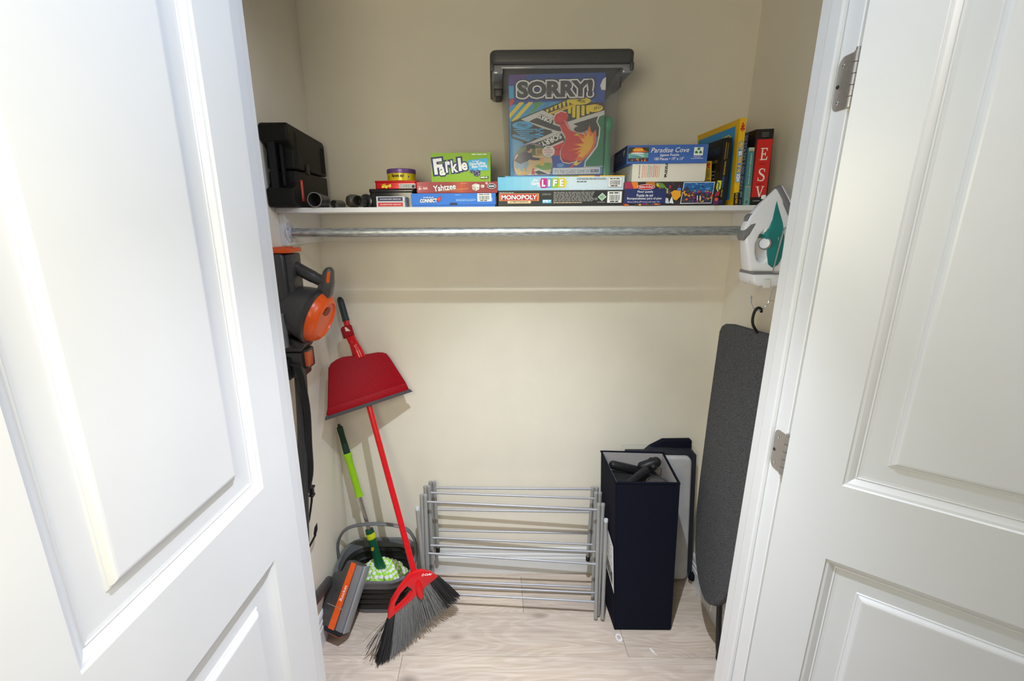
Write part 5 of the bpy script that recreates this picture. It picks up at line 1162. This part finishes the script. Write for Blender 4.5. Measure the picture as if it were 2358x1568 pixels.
obj('lower_hook', prism([(-0.668,0.50),(-0.656,0.535),(-0.655,0.565),(-0.664,0.548),(-0.670,0.52)], 0.392, 0.405, frame((0,0,0),(1,0,0),(0,0,1)), 0.002, 1), M_blackp, t, True)
obj('hook_arm', tube([(-0.664,-0.400,0.515),(-0.667,-0.495,0.505)], 0.004, 8), M_blackp, t, True)
# floor head, folded down
wv = Vector((0.263,0.526,0.810)).normalized(); dv = Vector((-0.90,0.35,0.06)); dv = (dv-wv*dv.dot(wv)).normalized()
Mh = frame((-0.600,-0.430,0.085), wv, dv); nh = Mh.col[2].xyz
sg2 = 1 if nh.z > 0 else -1
if sg2 < 0: Mh = frame((-0.600,-0.430,0.085)+Vector((0,0,0)), wv, dv) @ Matrix.Diagonal((1,1,-1,1))
WL = 0.250
obj('head_top', prism([(0,0.004),(WL,0.004),(WL,0.075),(0.20,0.085),(0.19,0.12),(0.06,0.12),(0.0,0.10)], -0.055, 0.0, Mh, 0.008, 3), M_char, t, True)
b = prism([(0.003,-0.006),(WL-0.003,-0.006),(WL-0.003,0.026),(0.003,0.026)], -0.045, 0.0015, Mh, 0.004, 2)
obj('clear_window', b, M_win, t, True)
st = obj('orange_stripe', prism([(0.001,0.031),(WL-0.001,0.0275),(WL-0.001,0.052),(0.001,0.060)], -0.001, 0.0018, Mh, 0.0006, 1), M_orange, t)
obj('chrome_line', prism([(0.078,0.020),(0.081,0.020),(0.081,0.098),(0.078,0.098)], -0.001, 0.0022, Mh), M_chrome, t)
a1 = Mh @ Vector((0.105,0.051,0.0018)); a2 = Mh @ Vector((0.165,0.0495,0.0018)); a3 = Mh @ Vector((0.105,0.035,0.0018))
P = Print(a1, a2, a3, (0,0,100,30), 0.0003); P.text('Rocket', 2, 3, 98, 27, W, 0.0); obj('lettering', P.bm, P.mats, st)
obj('front_bumper', prism([(0.0,-0.012),(WL,-0.012),(WL,-0.004),(0.0,-0.004)], -0.052, -0.008, Mh, 0.003, 2), mat('grey_bumper', (0.30,0.30,0.31), 0.35), t, True)
obj('end_cap', prism([(-0.016,-0.002),(0.004,-0.006),(0.004,0.085),(-0.016,0.075)], -0.055, -0.002, Mh, 0.006, 3), M_blackp, t, True)
obj('orange_foot', prism([(-0.024,0.008),(-0.014,0.006),(-0.014,0.070),(-0.024,0.060)], -0.050, -0.020, Mh, 0.003, 2), M_orange, t, True)
obj('neck_joint', tube([Mh @ Vector((0.13,0.08,-0.02)), Mh @ Vector((0.15,0.13,-0.01)), (-0.662,-0.54,0.31)], [0.022,0.020,0.018], 14), M_char2, t, True)
obj('wall_mount', box(XL, XL+0.012, -0.43, -0.37, 1.33, 1.42, 0.002, 1), M_iron, t)

# ------------------------------------------------------------------ paint spots on the floor
b = bmesh.new(); Rs = random.Random(2); n = 22; I, O_ = [], []
for i in range(n):
    a = 2*math.pi*i/n; I.append(b.verts.new((0.515+0.0075*math.cos(a)*Rs.uniform(.8,1.15), -0.361+0.011*math.sin(a)*Rs.uniform(.8,1.15), 0.0006))); O_.append(b.verts.new((0.515+0.0125*math.cos(a)*Rs.uniform(.9,1.15), -0.361+0.019*math.sin(a)*Rs.uniform(.9,1.1), 0.0004)))
for i in range(n): b.faces.new((O_[i], O_[(i+1) % n], I[(i+1) % n], I[i]))
obj('paint_spot', b, M_paint, label='small white ring of dried paint on the plank before the hamper', cat='paint spot')
b = bmesh.new()
vs = [b.verts.new((0.634+x*0.001, -0.424+y*0.001, 0.0005)) for x, y in ((-9,18),(-5,17),(-2,8),(4,2),(2,-4),(10,-15),(6,-15),(-2,-6),(-8,4),(-10,12))]
b.faces.new(vs)
obj('paint_spot', b, M_paint, label='short white smear of dried paint on the floor right of the ring', cat='paint spot')
